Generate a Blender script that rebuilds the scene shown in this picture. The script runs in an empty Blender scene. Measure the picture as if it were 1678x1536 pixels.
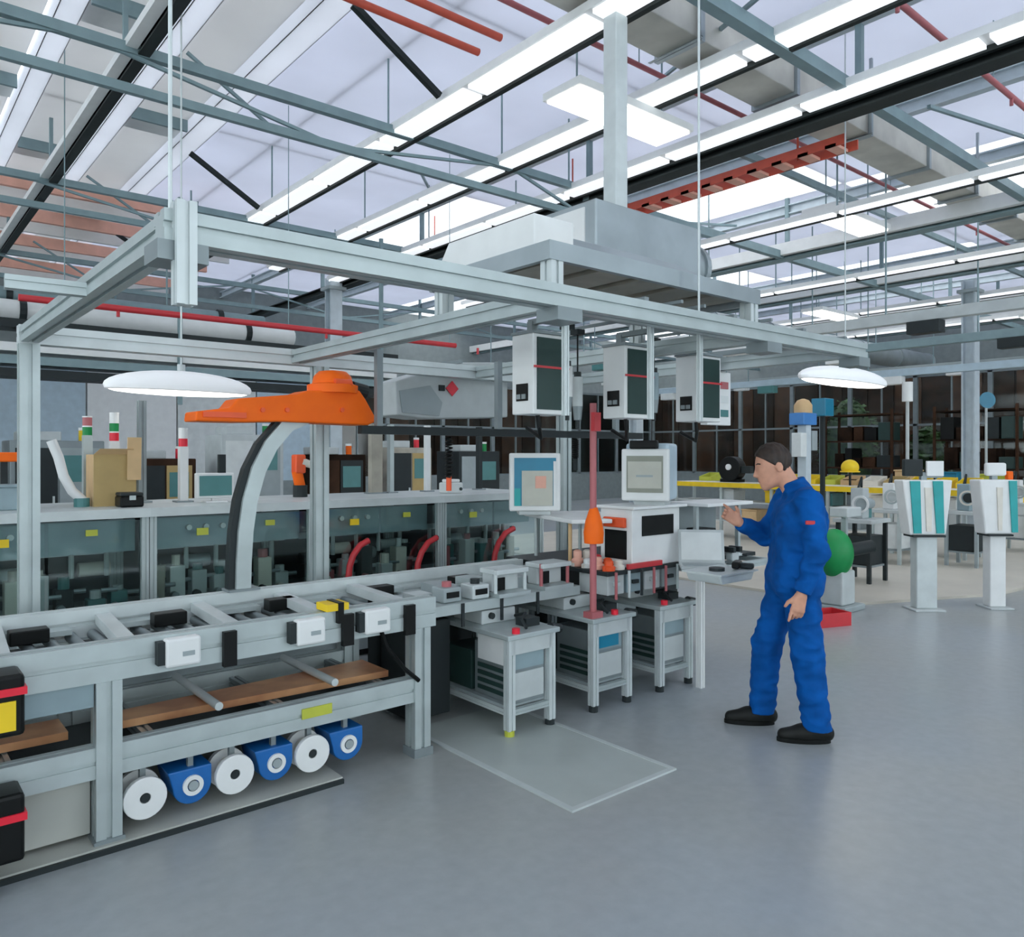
import bpy, bmesh, math, random
import numpy as np
from mathutils import Vector, Matrix
random.seed(7)
sc = bpy.context.scene
C = sc.collection
# ------------------------------------------------------------------ camera
F = 1274.0; CX = 839.0; HY = 745.0; EYE = 1.65
cam = bpy.data.cameras.new('camera'); camo = bpy.data.objects.new('camera', cam); C.objects.link(camo)
cam.sensor_fit = 'HORIZONTAL'; cam.sensor_width = 36.0; cam.lens = 36.0 * F / 1678.0
cam.shift_y = -(768.0 - HY) / 1678.0
cam.clip_start = 0.05; cam.clip_end = 200
camo.location = (0, 0, EYE); camo.rotation_euler = (math.radians(90), 0, math.radians(-40))
sc.camera = camo
# ------------------------------------------------------------------ world, exposure
w = bpy.data.worlds.new('world'); sc.world = w; w.use_nodes = True
bg = w.node_tree.nodes['Background']; bg.inputs[0].default_value = (0.90, 0.95, 1.0, 1); bg.inputs[1].default_value = 2.3
vs = sc.view_settings
vs.view_transform = 'Standard'; vs.look = 'None'; vs.gamma = 1.0; vs.use_curve_mapping = False
vs.exposure = 0.53

# ------------------------------------------------------------------ pixels to positions
CA, SA = math.cos(math.radians(50)), math.sin(math.radians(50))
def ray(u, v):
    k = (u - CX) / F
    return Vector((CA + k * SA, SA - k * CA, (HY - v) / F))
def at(u, v, X=None, Y=None, Z=None, t=None):
    d = ray(u, v)
    if X is not None: t = X / d.x
    elif Y is not None: t = Y / d.y
    elif Z is not None: t = (Z - EYE) / d.z
    return Vector((d.x * t, d.y * t, EYE + d.z * t))

# ------------------------------------------------------------------ materials
M = {}
def mat(name, col, rough=0.5, metal=0.0, var=0.06, scale=6.0, emit=0.0, bump=0.0, spec=None):
    m = bpy.data.materials.new(name); m.use_nodes = True; M[name] = m
    nt = m.node_tree; b = nt.nodes['Principled BSDF']
    b.inputs['Roughness'].default_value = rough; b.inputs['Metallic'].default_value = metal
    if spec is not None: b.inputs['Specular IOR Level'].default_value = spec
    tc = nt.nodes.new('ShaderNodeTexCoord'); n = nt.nodes.new('ShaderNodeTexNoise')
    n.inputs['Scale'].default_value = scale; n.inputs['Detail'].default_value = 3.0
    nt.links.new(tc.outputs['Object'], n.inputs['Vector'])
    r = nt.nodes.new('ShaderNodeValToRGB')
    c = Vector(col)
    lo = [max(0, x * (1 - var)) for x in c]; hi = [min(1, x * (1 + var)) for x in c]
    r.color_ramp.elements[0].position = 0.35; r.color_ramp.elements[1].position = 0.65
    r.color_ramp.elements[0].color = (*lo, 1); r.color_ramp.elements[1].color = (*hi, 1)
    nt.links.new(n.outputs['Fac'], r.inputs['Fac']); nt.links.new(r.outputs['Color'], b.inputs['Base Color'])
    if bump:
        bp = nt.nodes.new('ShaderNodeBump'); bp.inputs['Strength'].default_value = bump; bp.inputs['Distance'].default_value = 0.01
        nt.links.new(n.outputs['Fac'], bp.inputs['Height']); nt.links.new(bp.outputs['Normal'], b.inputs['Normal'])
    if emit:
        nt.links.new(r.outputs['Color'], b.inputs['Emission Color']); b.inputs['Emission Strength'].default_value = emit
    return m
mat('alu', (0.47, 0.53, 0.53), 0.42, 0.35)
mat('alu_dark', (0.25, 0.29, 0.30), 0.45, 0.3)
mat('alu_white', (0.60, 0.65, 0.65), 0.4, 0.15)
mat('galv', (0.37, 0.42, 0.44), 0.38, 0.55, 0.10, 3)
mat('galv_brown', (0.40, 0.37, 0.31), 0.5, 0.2, 0.2, 4)
mat('duct_beige', (0.60, 0.58, 0.52), 0.5, 0.25, 0.1, 3)
mat('steel_teal', (0.22, 0.31, 0.33), 0.5, 0.1)
mat('steel_light', (0.55, 0.62, 0.66), 0.5, 0.1)
mat('steel_black', (0.022, 0.028, 0.028), 0.5, spec=0.2)
mat('white', (0.80, 0.81, 0.80), 0.45, 0, 0.03)
mat('cream', (0.74, 0.70, 0.62), 0.5)
mat('paper', (0.70, 0.73, 0.72), 0.7)
mat('grey_panel', (0.33, 0.38, 0.39), 0.45)
mat('grey_light', (0.52, 0.56, 0.56), 0.45)
mat('blue_grey', (0.27, 0.36, 0.39), 0.45)
mat('pale_blue', (0.46, 0.58, 0.66), 0.4)
mat('dark', (0.028, 0.035, 0.037), 0.5, spec=0.2)
mat('black', (0.006, 0.007, 0.007), 0.4, spec=0.2)
mat('dark_green', (0.025, 0.055, 0.05), 0.35, spec=0.3)
mat('teal_panel', (0.07, 0.22, 0.22), 0.4)
mat('teal', (0.01, 0.36, 0.36), 0.4)
mat('cyan_screen', (0.005, 0.20, 0.33), 0.3)
mat('screen_beige', (0.50, 0.50, 0.43), 0.35)
mat('screen_grey', (0.26, 0.27, 0.22), 0.35)
mat('orange', (1.0, 0.15, 0.006), 0.5, spec=0.25)
mat('orange_red', (0.85, 0.10, 0.02), 0.45)
mat('red', (0.60, 0.035, 0.045), 0.4)
mat('red_bright', (0.80, 0.015, 0.04), 0.4)
mat('pipe_red', (0.58, 0.09, 0.05), 0.45)
mat('salmon', (0.80, 0.42, 0.32), 0.6)
mat('rose', (0.46, 0.13, 0.14), 0.45)
mat('yellow', (0.85, 0.58, 0.01), 0.5)
mat('lime', (0.52, 0.55, 0.06), 0.5)
mat('ochre', (0.48, 0.34, 0.14), 0.7)
mat('tan', (0.68, 0.46, 0.24), 0.7)
mat('copper', (0.95, 0.42, 0.21), 0.28, 0.5, 0.3, 4)
mat('brown', (0.020, 0.011, 0.007), 0.8, 0, 0.5, 2.5, spec=0.1)
mat('brown_mid', (0.050, 0.024, 0.013), 0.75, 0, 0.3, 3, spec=0.15)
mat('blue', (0.008, 0.13, 0.42), 0.38)
mat('blue_light', (0.05, 0.22, 0.55), 0.4)
mat('green', (0.0, 0.25, 0.06), 0.5)
mat('leaf', (0.022, 0.060, 0.010), 0.7, 0, 0.5, 6)
mat('skin', (0.66, 0.33, 0.22), 0.55, 0, 0.08, 20)
mat('hair', (0.028, 0.016, 0.011), 0.6, 0, 0.4, 30)
mat('coverall', (0.001, 0.082, 0.33), 0.8, 0, 0.2, 9, bump=0.3, spec=0.15)
mat('shoe', (0.012, 0.013, 0.012), 0.5, spec=0.2)
mat('wall', (0.50, 0.53, 0.54), 0.7)
mat('wall_end', (0.24, 0.275, 0.275), 0.7)
mat('platform', (0.60, 0.56, 0.48), 0.45, 0, 0.06, 1.5)
mat('slab', (0.48, 0.49, 0.45), 0.5, 0, 0.08, 2)
mat('mat_rubber', (0.42, 0.46, 0.44), 0.4, 0, 0.05, 3)
mat('mat_edge', (0.52, 0.56, 0.55), 0.4)
mat('lamp_on', (1.0, 0.98, 0.93), 0.4, 0, 0.0, 1, emit=2.6)
mat('lamp_shade', (0.95, 0.96, 0.97), 0.4, 0, 0.0, 1, emit=0.10)
mat('lamp_soft', (0.95, 0.97, 1.0), 0.4, 0, 0.0, 1, emit=0.55)
# floor: coated concrete, bluish grey, slightly worn and glossy
def floor_mat():
    m = bpy.data.materials.new('floor_coating'); m.use_nodes = True; nt = m.node_tree; b = nt.nodes['Principled BSDF']
    tc = nt.nodes.new('ShaderNodeTexCoord')
    n1 = nt.nodes.new('ShaderNodeTexNoise'); n1.inputs['Scale'].default_value = 0.45; n1.inputs['Detail'].default_value = 4
    n2 = nt.nodes.new('ShaderNodeTexNoise'); n2.inputs['Scale'].default_value = 14; n2.inputs['Detail'].default_value = 6
    nt.links.new(tc.outputs['Object'], n1.inputs['Vector']); nt.links.new(tc.outputs['Object'], n2.inputs['Vector'])
    r = nt.nodes.new('ShaderNodeValToRGB')
    r.color_ramp.elements[0].position = 0.35; r.color_ramp.elements[0].color = (0.41, 0.425, 0.41, 1)
    r.color_ramp.elements[1].position = 0.65; r.color_ramp.elements[1].color = (0.385, 0.425, 0.455, 1)
    nt.links.new(n1.outputs['Fac'], r.inputs['Fac'])
    mx = nt.nodes.new('ShaderNodeMixRGB'); mx.blend_type = 'MULTIPLY'; mx.inputs[0].default_value = 0.25
    nt.links.new(r.outputs['Color'], mx.inputs[1]); nt.links.new(n2.outputs['Fac'], mx.inputs[2])
    nt.links.new(mx.outputs['Color'], b.inputs['Base Color'])
    mr = nt.nodes.new('ShaderNodeMapRange'); mr.inputs['To Min'].default_value = 0.24; mr.inputs['To Max'].default_value = 0.40
    nt.links.new(n1.outputs['Fac'], mr.inputs['Value']); nt.links.new(mr.outputs['Result'], b.inputs['Roughness'])
    M['floor'] = m
floor_mat()
# translucent roof sheet, lit by the sky above it
def roof_mat(name, col, trans):
    m = bpy.data.materials.new(name); m.use_nodes = True; nt = m.node_tree; nt.nodes.remove(nt.nodes['Principled BSDF'])
    out = nt.nodes['Material Output']
    d = nt.nodes.new('ShaderNodeBsdfDiffuse'); t = nt.nodes.new('ShaderNodeBsdfTranslucent'); mx = nt.nodes.new('ShaderNodeMixShader')
    tc = nt.nodes.new('ShaderNodeTexCoord'); n = nt.nodes.new('ShaderNodeTexNoise'); n.inputs['Scale'].default_value = 1.2
    r = nt.nodes.new('ShaderNodeValToRGB'); r.color_ramp.elements[0].position = .3; r.color_ramp.elements[1].position = .7
    r.color_ramp.elements[0].color = (*[c * .94 for c in col], 1); r.color_ramp.elements[1].color = (*col, 1)
    nt.links.new(tc.outputs['Object'], n.inputs['Vector']); nt.links.new(n.outputs['Fac'], r.inputs['Fac'])
    nt.links.new(r.outputs['Color'], d.inputs['Color']); nt.links.new(r.outputs['Color'], t.inputs['Color'])
    mx.inputs[0].default_value = trans
    nt.links.new(d.outputs[0], mx.inputs[1]); nt.links.new(t.outputs[0], mx.inputs[2]); nt.links.new(mx.outputs[0], out.inputs['Surface'])
    M[name] = m
roof_mat('roof_sheet', (0.80, 0.815, 0.88), 0.42)
roof_mat('roof_sheet_grey', (0.80, 0.80, 0.80), 0.36)
roof_mat('rooflight', (0.97, 0.97, 0.98), 0.80)
roof_mat('translucent_rib', (0.90, 0.91, 0.94), 0.58)
# window / guard glass: thin sheet
def glass_mat(name, tint, refl):
    m = bpy.data.materials.new(name); m.use_nodes = True; nt = m.node_tree; nt.nodes.remove(nt.nodes['Principled BSDF'])
    out = nt.nodes['Material Output']; t = nt.nodes.new('ShaderNodeBsdfTransparent'); g = nt.nodes.new('ShaderNodeBsdfGlossy'); mx = nt.nodes.new('ShaderNodeMixShader')
    t.inputs[0].default_value = (*tint, 1); g.inputs['Roughness'].default_value = 0.08; g.inputs[0].default_value = (.9, .95, .95, 1)
    fr = nt.nodes.new('ShaderNodeFresnel'); fr.inputs[0].default_value = 1.45
    ad = nt.nodes.new('ShaderNodeMath'); ad.operation = 'ADD'; ad.inputs[1].default_value = refl; ad.use_clamp = True
    nt.links.new(fr.outputs[0], ad.inputs[0]); nt.links.new(ad.outputs[0], mx.inputs[0])
    nt.links.new(t.outputs[0], mx.inputs[1]); nt.links.new(g.outputs[0], mx.inputs[2]); nt.links.new(mx.outputs[0], out.inputs['Surface'])
    M[name] = m
glass_mat('guard_glass', (0.88, 0.95, 0.94), 0.06)
glass_mat('window_glass', (0.92, 0.95, 0.95), 0.0)

# ------------------------------------------------------------------ mesh helpers
class MB:
    def __init__(s): s.v = []; s.f = []
    def add(s, vs_, fs):
        o = len(s.v); s.v += [Vector(p) for p in vs_]; s.f += [tuple(i + o for i in f) for f in fs]; return s
    def box(s, x0, x1, y0, y1, z0, z1):
        return s.add([(x, y, z) for x in (x0, x1) for y in (y0, y1) for z in (z0, z1)],
                     [(0, 1, 3, 2), (4, 6, 7, 5), (0, 4, 5, 1), (2, 3, 7, 6), (0, 2, 6, 4), (1, 5, 7, 3)])
    def cbox(s, c, sx, sy, sz): return s.box(c[0]-sx/2, c[0]+sx/2, c[1]-sy/2, c[1]+sy/2, c[2]-sz/2, c[2]+sz/2)
    def obox(s, c, size, rot):
        c = Vector(c); a, b, h = [x / 2 for x in size]
        return s.add([c + rot @ Vector((x, y, z)) for x in (-a, a) for y in (-b, b) for z in (-h, h)],
                     [(0, 1, 3, 2), (4, 6, 7, 5), (0, 4, 5, 1), (2, 3, 7, 6), (0, 2, 6, 4), (1, 5, 7, 3)])
    @staticmethod
    def basis(d):
        d = d.normalized(); up = Vector((0, 0, 1)) if abs(d.z) < .9 else Vector((0, 1, 0))
        a = d.cross(up).normalized(); b = a.cross(d).normalized(); return a, b
    def sect(s, p0, p1, pts):
        p0, p1 = Vector(p0), Vector(p1); a, b = s.basis(p1 - p0); n = len(pts)
        vs_ = [p + a * x + b * y for p in (p0, p1) for x, y in pts]
        fs = [(i, (i + 1) % n, n + (i + 1) % n, n + i) for i in range(n)]
        return s.add(vs_, fs + [tuple(range(n))[::-1], tuple(range(n, 2 * n))])
    def bar(s, p0, p1, w, h=None):
        h = h or w; return s.sect(p0, p1, [(-w/2, -h/2), (w/2, -h/2), (w/2, h/2), (-w/2, h/2)])
    def prof(s, p0, p1, w, h=None):          # slotted aluminium profile
        h = h or w; a, b = w / 2, h / 2; g = min(a, b) * .22; d = min(a, b) * .28
        q = [(-a, -b), (-g, -b), (-g, -b + d), (g, -b + d), (g, -b), (a, -b), (a, -g), (a - d, -g), (a - d, g), (a, g),
             (a, b), (g, b), (g, b - d), (-g, b - d), (-g, b), (-a, b), (-a, g), (-a + d, g), (-a + d, -g), (-a, -g)]
        return s.sect(p0, p1, q)
    def ibeam(s, p0, p1, w, h, tf=.02, tw=.015):
        a, b, c = w / 2, h / 2, tw / 2
        return s.sect(p0, p1, [(-a, -b), (a, -b), (a, -b+tf), (c, -b+tf), (c, b-tf), (a, b-tf), (a, b), (-a, b), (-a, b-tf), (-c, b-tf), (-c, -b+tf), (-a, -b+tf)])
    def cyl(s, p0, p1, r, r1=None, n=16):
        p0, p1 = Vector(p0), Vector(p1); r1 = r if r1 is None else r1; a, b = s.basis(p1 - p0)
        cs = [(math.cos(2*math.pi*i/n), math.sin(2*math.pi*i/n)) for i in range(n)]
        vs_ = [p0 + (a*x + b*y) * r for x, y in cs] + [p1 + (a*x + b*y) * r1 for x, y in cs]
        fs = [(i, (i+1) % n, n+(i+1) % n, n+i) for i in range(n)]
        return s.add(vs_, fs + [tuple(range(n))[::-1], tuple(range(n, 2*n))])
    def ring(s, p0, p1, ro, ri, n=20):
        p0, p1 = Vector(p0), Vector(p1); a, b = s.basis(p1 - p0); vs_ = []
        for p, r in ((p0, ro), (p1, ro), (p1, ri), (p0, ri)):
            vs_ += [p + (a*math.cos(2*math.pi*i/n) + b*math.sin(2*math.pi*i/n)) * r for i in range(n)]
        fs = [(k*n+i, k*n+(i+1) % n, ((k+1) % 4)*n+(i+1) % n, ((k+1) % 4)*n+i) for k in range(4) for i in range(n)]
        return s.add(vs_, fs)
    def tube(s, pts, r, n=10):
        pts = [Vector(p) for p in pts]; vs_ = []; a = None
        for i, p in enumerate(pts):
            d = (pts[min(i+1, len(pts)-1)] - pts[max(i-1, 0)]).normalized()
            if a is None: a, b = s.basis(d)
            else: a = (a - d * a.dot(d)).normalized(); b = a.cross(d).normalized()
            rr = r[i] if isinstance(r, (list, tuple)) else r
            vs_ += [p + (a*math.cos(2*math.pi*k/n) + b*math.sin(2*math.pi*k/n)) * rr for k in range(n)]
        fs = [(i*n+k, i*n+(k+1) % n, (i+1)*n+(k+1) % n, (i+1)*n+k) for i in range(len(pts)-1) for k in range(n)]
        L = len(pts) - 1
        return s.add(vs_, fs + [tuple(range(n))[::-1], tuple(range(L*n, L*n+n))])
    def sweep(s, pts, w, h, side):           # rectangular bar along a path, 'side' = constant sideways axis
        pts = [Vector(p) for p in pts]; side = Vector(side); vs_ = []
        for i, p in enumerate(pts):
            d = (pts[min(i+1, len(pts)-1)] - pts[max(i-1, 0)]).normalized(); b = side.cross(d).normalized()
            vs_ += [p + side*x*w/2 + b*y*h/2 for x, y in ((-1, -1), (1, -1), (1, 1), (-1, 1))]
        fs = [(i*4+k, i*4+(k+1) % 4, (i+1)*4+(k+1) % 4, (i+1)*4+k) for i in range(len(pts)-1) for k in range(4)]
        L = len(pts) - 1
        return s.add(vs_, fs + [(3, 2, 1, 0), (L*4, L*4+1, L*4+2, L*4+3)])
    def ext(s, pts, vec):
        pts = [Vector(p) for p in pts]; vec = Vector(vec); n = len(pts)
        return s.add(pts + [p + vec for p in pts], [(i, (i+1) % n, n+(i+1) % n, n+i) for i in range(n)] + [tuple(range(n))[::-1], tuple(range(n, 2*n))])
    def ell(s, c, r, nu=20, nv=12, zmin=-1.0, rot=None):
        c = Vector(c); vs_ = []; rot = rot or Matrix.Identity(3)
        for j in range(nv + 1):
            th = math.pi * j / nv
            for i in range(nu):
                ph = 2*math.pi*i/nu
                p = Vector((math.sin(th)*math.cos(ph), math.sin(th)*math.sin(ph), max(zmin, math.cos(th))))
                vs_.append(c + rot @ Vector((p.x*r[0], p.y*r[1], p.z*r[2])))
        fs = [(j*nu+i, (j+1)*nu+i, (j+1)*nu+(i+1) % nu, j*nu+(i+1) % nu) for j in range(nv) for i in range(nu)]
        return s.add(vs_, fs)
    def lathe(s, c, prof, n=24):
        c = Vector(c); m = len(prof)
        vs_ = [c + Vector((r*math.cos(2*math.pi*i/n), r*math.sin(2*math.pi*i/n), z)) for r, z in prof for i in range(n)]
        fs = [(j*n+i, j*n+(i+1) % n, (j+1)*n+(i+1) % n, (j+1)*n+i) for j in range(m-1) for i in range(n)]
        return s.add(vs_, fs + [tuple(range(n))[::-1], tuple(range((m-1)*n, m*n))])
    def build(s, name, m, parent=None, bevel=0.0, smooth=False, origin=None):
        me = bpy.data.meshes.new(name)
        off = Vector((0, 0, 0))
        if parent is not None:
            q = parent
            while q is not None: off += q.location; q = q.parent
        if origin is not None: off = Vector(origin)
        me.from_pydata([tuple(p - off) for p in s.v], [], s.f)
        bm = bmesh.new(); bm.from_mesh(me); bmesh.ops.remove_doubles(bm, verts=bm.verts, dist=1e-6)
        bmesh.ops.recalc_face_normals(bm, faces=bm.faces); bm.to_mesh(me); bm.free()
        me.materials.append(M[m]); o = bpy.data.objects.new(name, me); C.objects.link(o)
        if parent is not None: o.parent = parent
        if origin is not None: o.location = off
        if bevel:
            md = o.modifiers.new('bevel', 'BEVEL'); md.width = bevel; md.segments = 2; md.limit_method = 'ANGLE'; md.angle_limit = math.radians(40)
        if smooth:
            for p in me.polygons: p.use_smooth = True
            try: me.set_sharp_from_angle(angle=math.radians(38))
            except Exception: pass
        return o
def tag(o, label, cat, group=None):
    o['label'] = label; o['category'] = cat
    if group: o['group'] = group
    return o
def thing(name, label, cat, loc=(0, 0, 0), group=None):
    o = bpy.data.objects.new(name, None); C.objects.link(o); o.location = loc; o.empty_display_size = .1
    return tag(o, label, cat, group)
def struct(name, mb, m, **k):
    o = mb.build(name, m, **k); o['kind'] = 'structure'; return o
def copy_tree(o, loc=None, parent=None, label=None):
    c = o.copy(); C.objects.link(c)
    if parent is not None: c.parent = parent
    if loc is not None: c.location = loc
    if label: c['label'] = label
    for ch in [x for x in o.children]: copy_tree(ch, None, c)
    return c
def arc(c, r, a0, a1, n, ax, ay):
    c, ax, ay = Vector(c), Vector(ax), Vector(ay)
    return [c + ax*r*math.cos(math.radians(a0+(a1-a0)*i/n)) + ay*r*math.sin(math.radians(a0+(a1-a0)*i/n)) for i in range(n+1)]

# ================================================================== SETTING
XW, YW, ZR = 24.0, 20.0, 5.8
struct('floor', MB().box(-6, XW + .2, -6, YW + .2, -.12, 0), 'floor')
ts = struct('trim_1', MB().box(-5, 1.86, 3.54, 5.25, 0, .03), 'slab')      # raised light slab under the conveyor
MB().box(-5, 1.86, 3.525, 3.54, 0, .022).build('edge_joint', 'dark', ts)
struct('trim_2', MB().ext([(8.3, 4.1, 0), (10.2, 3.3, 0), (15.5, 2.9, 0), (23.4, 2.6, 0), (23.4, 12, 0), (8.3, 12, 0)], (0, 0, .03)), 'platform')

def window_wall(name, axis, pos, lo, hi, z0, z1, ztop, bay, nrow):
    """wall along an axis with a band of glazed windows"""
    def B(mb, a0, a1, d0, d1, za, zb):
        return mb.box(d0, d1, a0, a1, za, zb) if axis == 'Y' else mb.box(a0, a1, d0, d1, za, zb)
    wl = MB(); B(wl, lo, hi, pos, pos + .2, 0, z0); B(wl, lo, hi, pos, pos + .2, z1, ztop)
    wo = struct(name, wl, 'wall_end')
    return wo, B
wlo = struct('wall_left', MB().box(-6.2, -6, -6, YW + .2, 0, .7).box(-6.2, -6, -6, YW + .2, 5.2, ZR + .3), 'wall')  # unseen wall; its tall window band is added to let in fill light
wno = struct('wall_near', MB().box(-6.2, XW + .2, -6.2, -6, 0, .7).box(-6.2, XW + .2, -6.2, -6, 5.2, ZR + .3), 'wall')  # also out of view, with the same window band added for fill
for i in range(8):
    a = -6 + i*3.275; fr = MB().box(-6.15, -6.05, a, a + .1, .7, 5.2).box(-6.15, -6.05, a + .1, a + 3.275, 2.9, 2.98); f = fr.build('window_frame', 'alu_dark', wlo)
    MB().box(-6.105, -6.095, a + .1, a + 3.275, .7, 2.9).build('pane', 'window_glass', f); MB().box(-6.105, -6.095, a + .1, a + 3.275, 2.98, 5.2).build('pane', 'window_glass', f)
for i in range(9):
    a = -6 + i*3.355; fr = MB().box(a, a + .1, -6.15, -6.05, .7, 5.2).box(a + .1, a + 3.355, -6.15, -6.05, 2.9, 2.98); f = fr.build('window_frame', 'alu_dark', wno)
    MB().box(a + .1, a + 3.355, -6.105, -6.095, .7, 2.9).build('pane', 'window_glass', f); MB().box(a + .1, a + 3.355, -6.105, -6.095, 2.98, 5.2).build('pane', 'window_glass', f)
wr, BR = window_wall('wall_right', 'Y', XW, -6, YW + .2, .95, 4.0, ZR + .3, 2.0, 2)
wf, BF = window_wall('wall_far', 'X', YW, -6, XW, .95, 3.9, ZR + .3, 2.0, 2)
wn = 1
for i in range(8): MB().box(-6 + i*2 + .02, -4 + i*2 - .02, YW, YW + .18, .95, 3.9).build('wall_panel', ['paper', 'pale_blue', 'white'][i % 3], wf)
for (B, pos, lo, hi, z1) in ((BR, XW, -2, 20, 4.0), (BF, YW, 10, 24, 3.9)):
    a = lo
    while a < hi - .01:
        fr = MB()
        for s0 in (a, a + 1.94): B(fr, s0, s0 + .06, pos + .02, pos + .12, .95, z1)
        for zz in (.95, 2.5, z1 - .06): B(fr, a, a + 2, pos + .02, pos + .12, zz, zz + .06)
        B(fr, a + .98, a + 1.02, pos + .04, pos + .10, .95, z1)
        f = struct('window_%d' % wn, fr, 'alu_dark'); wn += 1
        for q in (0, 1):
            for za, zb in ((1.01, 2.5), (2.56, z1 - .06)):
                B(MB(), a + .06 + q * .96, a + .98 + q * .96, pos + .065, pos + .075, za, zb).build('pane', 'window_glass', f)
        a += 2.0
# what is outside the windows: a brown timber hall with a hedge in front
for nm, x0, x1, y0, y1, ax in (('timber_facade', XW + 3, XW + 3.2, -8, 22.8, 'Y'), ('timber_facade', -8, 27, YW + 3, YW + 3.2, 'X')):
    t = thing(nm, 'dark brown timber board facade outside the %s windows' % ('end wall' if ax == 'Y' else 'long wall'), 'building', (0, 0, 0))
    MB().box(x0, x1, y0, y1, 0, 7).build('backing', 'brown', t)
    n = 34; bmats = ['brown', 'brown_mid', 'brown']
    for i in range(n):
        lo, hi = (y0, y1) if ax == 'Y' else (x0, x1); a = lo + (hi - lo) * i / n; b = a + (hi - lo) / n - .06
        mb = MB().box(x0 - .05, x0, a, b, 0, 7) if ax == 'Y' else MB().box(a, b, y0 - .05, y0, 0, 7)
        mb.build('board', bmats[(i * 7 + i // 3) % 3], t)
MB().box(-8, 28, YW + .2, 28, -.2, -.1).build('ground', 'brown', None)
bpy.data.objects['ground']['kind'] = 'structure'
g2 = MB().box(XW + .2, 28, -8, YW + .2, -.2, -.1).build('ground', 'brown', None); g2['kind'] = 'structure'
def shrub(x, y, r, h, lab):
    mb = MB(); rnd = random.Random(int(x * 10 + y))
    for i in range(260):
        th = rnd.uniform(0, 6.283); ph = math.acos(rnd.uniform(-.3, 1)); rr = rnd.uniform(.75, 1.02)
        c = Vector((x + r*rr*math.sin(ph)*math.cos(th), y + r*rr*math.sin(ph)*math.sin(th), h*.5 + h*.5*rr*math.cos(ph)))
        e = Matrix.Rotation(rnd.uniform(0, 6.28), 3, 'Z') @ Matrix.Rotation(rnd.uniform(0, 3), 3, 'X')
        k = rnd.uniform(.10, .2)
        mb.add([c + e @ Vector(p) for p in ((-k, 0, 0), (0, -k*.5, .03), (k, 0, 0), (0, k*.5, .03))], [(0, 1, 2, 3)])
    mb.ell((x, y, h*.5), (r*.8, r*.8, h*.48), 14, 9)
    t = thing('shrub', lab, 'shrub', (x, y, -.1)); mb.build('foliage', 'leaf', t); MB().cyl((x, y, -.1), (x, y, .6), .06).build('stem', 'brown_mid', t)
p = at(1392, 690, X=25.4); shrub(p.x, p.y, .95, 3.6, 'round green shrub outside the end wall windows')
p = at(1520, 690, X=25.8); shrub(p.x, p.y, .6, 2.6, 'small dark green shrub beside the round shrub outside')

# ------------------------------------------------------------------ roof
ceil = struct('ceiling', MB().box(-6, XW + .2, -6, -1.0, ZR, ZR + .05), 'roof_sheet')
ys = [-1.0, 1.7, 6.0, 10.3, 14.6, 20.2]
xs_left = [-6, -3.05, -2.15, -1.25, -.35, .55, 1.45, 2.35, 3.25]
for i in range(len(xs_left) - 1):
    for j in range(len(ys) - 1):
        st = .9 if i % 2 else 0
        MB().box(xs_left[i] + (.13 if i else 0), xs_left[i+1] - .13, ys[j], ys[j+1], ZR, ZR + .05).build('roof_panel', 'roof_sheet_grey' if i > 0 else 'roof_sheet', ceil)
xs_right = [3.38, 4.35, 5.7, 7.05, 9.4, 11.8, 14.5, 17.0, 20.0, 24.2]
for i in range(len(xs_right) - 1):
    for j in range(len(ys) - 1):
        mm = 'roof_sheet'
        if i >= 3 and (i + j) % 3 == 0: mm = 'rooflight'
        MB().box(xs_right[i], xs_right[i+1], ys[j], ys[j+1], ZR + .1, ZR + .15).build('roof_panel', mm, ceil)
# white ribs between the panels, made to glow: shallow troughs of translucent sheet, open to the sky above
for x in xs_left[1:]:
    w_ = .13 if x > 3 else .10; zb = ZR - .16
    tr = MB().box(x - w_, x + w_, -1, 20, zb, zb + .006); tr.box(x - w_, x - w_ + .006, -1, 20, zb, ZR + .05); tr.box(x + w_ - .006, x + w_, -1, 20, zb, ZR + .05)
    tr.build('translucent_rib', 'translucent_rib', ceil)
for i in range(1, len(xs_left) - 1):
    for y in (3.4, 7.7, 11.9, 16.2):
        yy = y - (i % 2) * 1.9
        MB().box(xs_left[i] + .13, xs_left[i+1] - .13, yy - .02, yy + .02, ZR - .14, ZR).build('cross_rib', 'steel_teal', ceil)
        MB().box(xs_left[i] + .13, xs_left[i+1] - .13, yy + .1, yy + .55, ZR - .05, ZR).build('cover_strip', 'white', ceil)
for x in (7.05, 9.4, 11.8, 14.5, 17.0, 20.0):
    MB().ibeam((x + .05, -3, 5.72), (x + .05, 20, 5.72), .12, .16).build('purlin', 'steel_light', ceil)
# main beams across the hall
for x, z, wd, h, m in ((7.12, 4.90, .20, .13, 'steel_black'), (11.8, 5.0, .22, .24, 'steel_teal'), (15.2, 5.0, .2, .24, 'steel_teal'), (18.5, 5.0, .2, .24, 'steel_teal'), (21.4, 5.0, .2, .24, 'steel_teal')):
    bm_ = MB().ibeam((x, -3, z), (x, 20, z), wd, h).build('beam', m, ceil)
    if x > 8: MB().box(x - wd/2 - .10, x - wd/2, -3, 20, z - h*.30, z + h*.5).build('cable_tray', 'white', bm_)
for x in (7.12, 11.8, 15.2, 18.5, 21.4):
    for y in (3.46, 6.95, 10.8, 14.4, 18.0):
        MB().bar((x, y, 5.0), (x, y, 5.95), .06).build('hanger', 'steel_teal', ceil)
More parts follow.
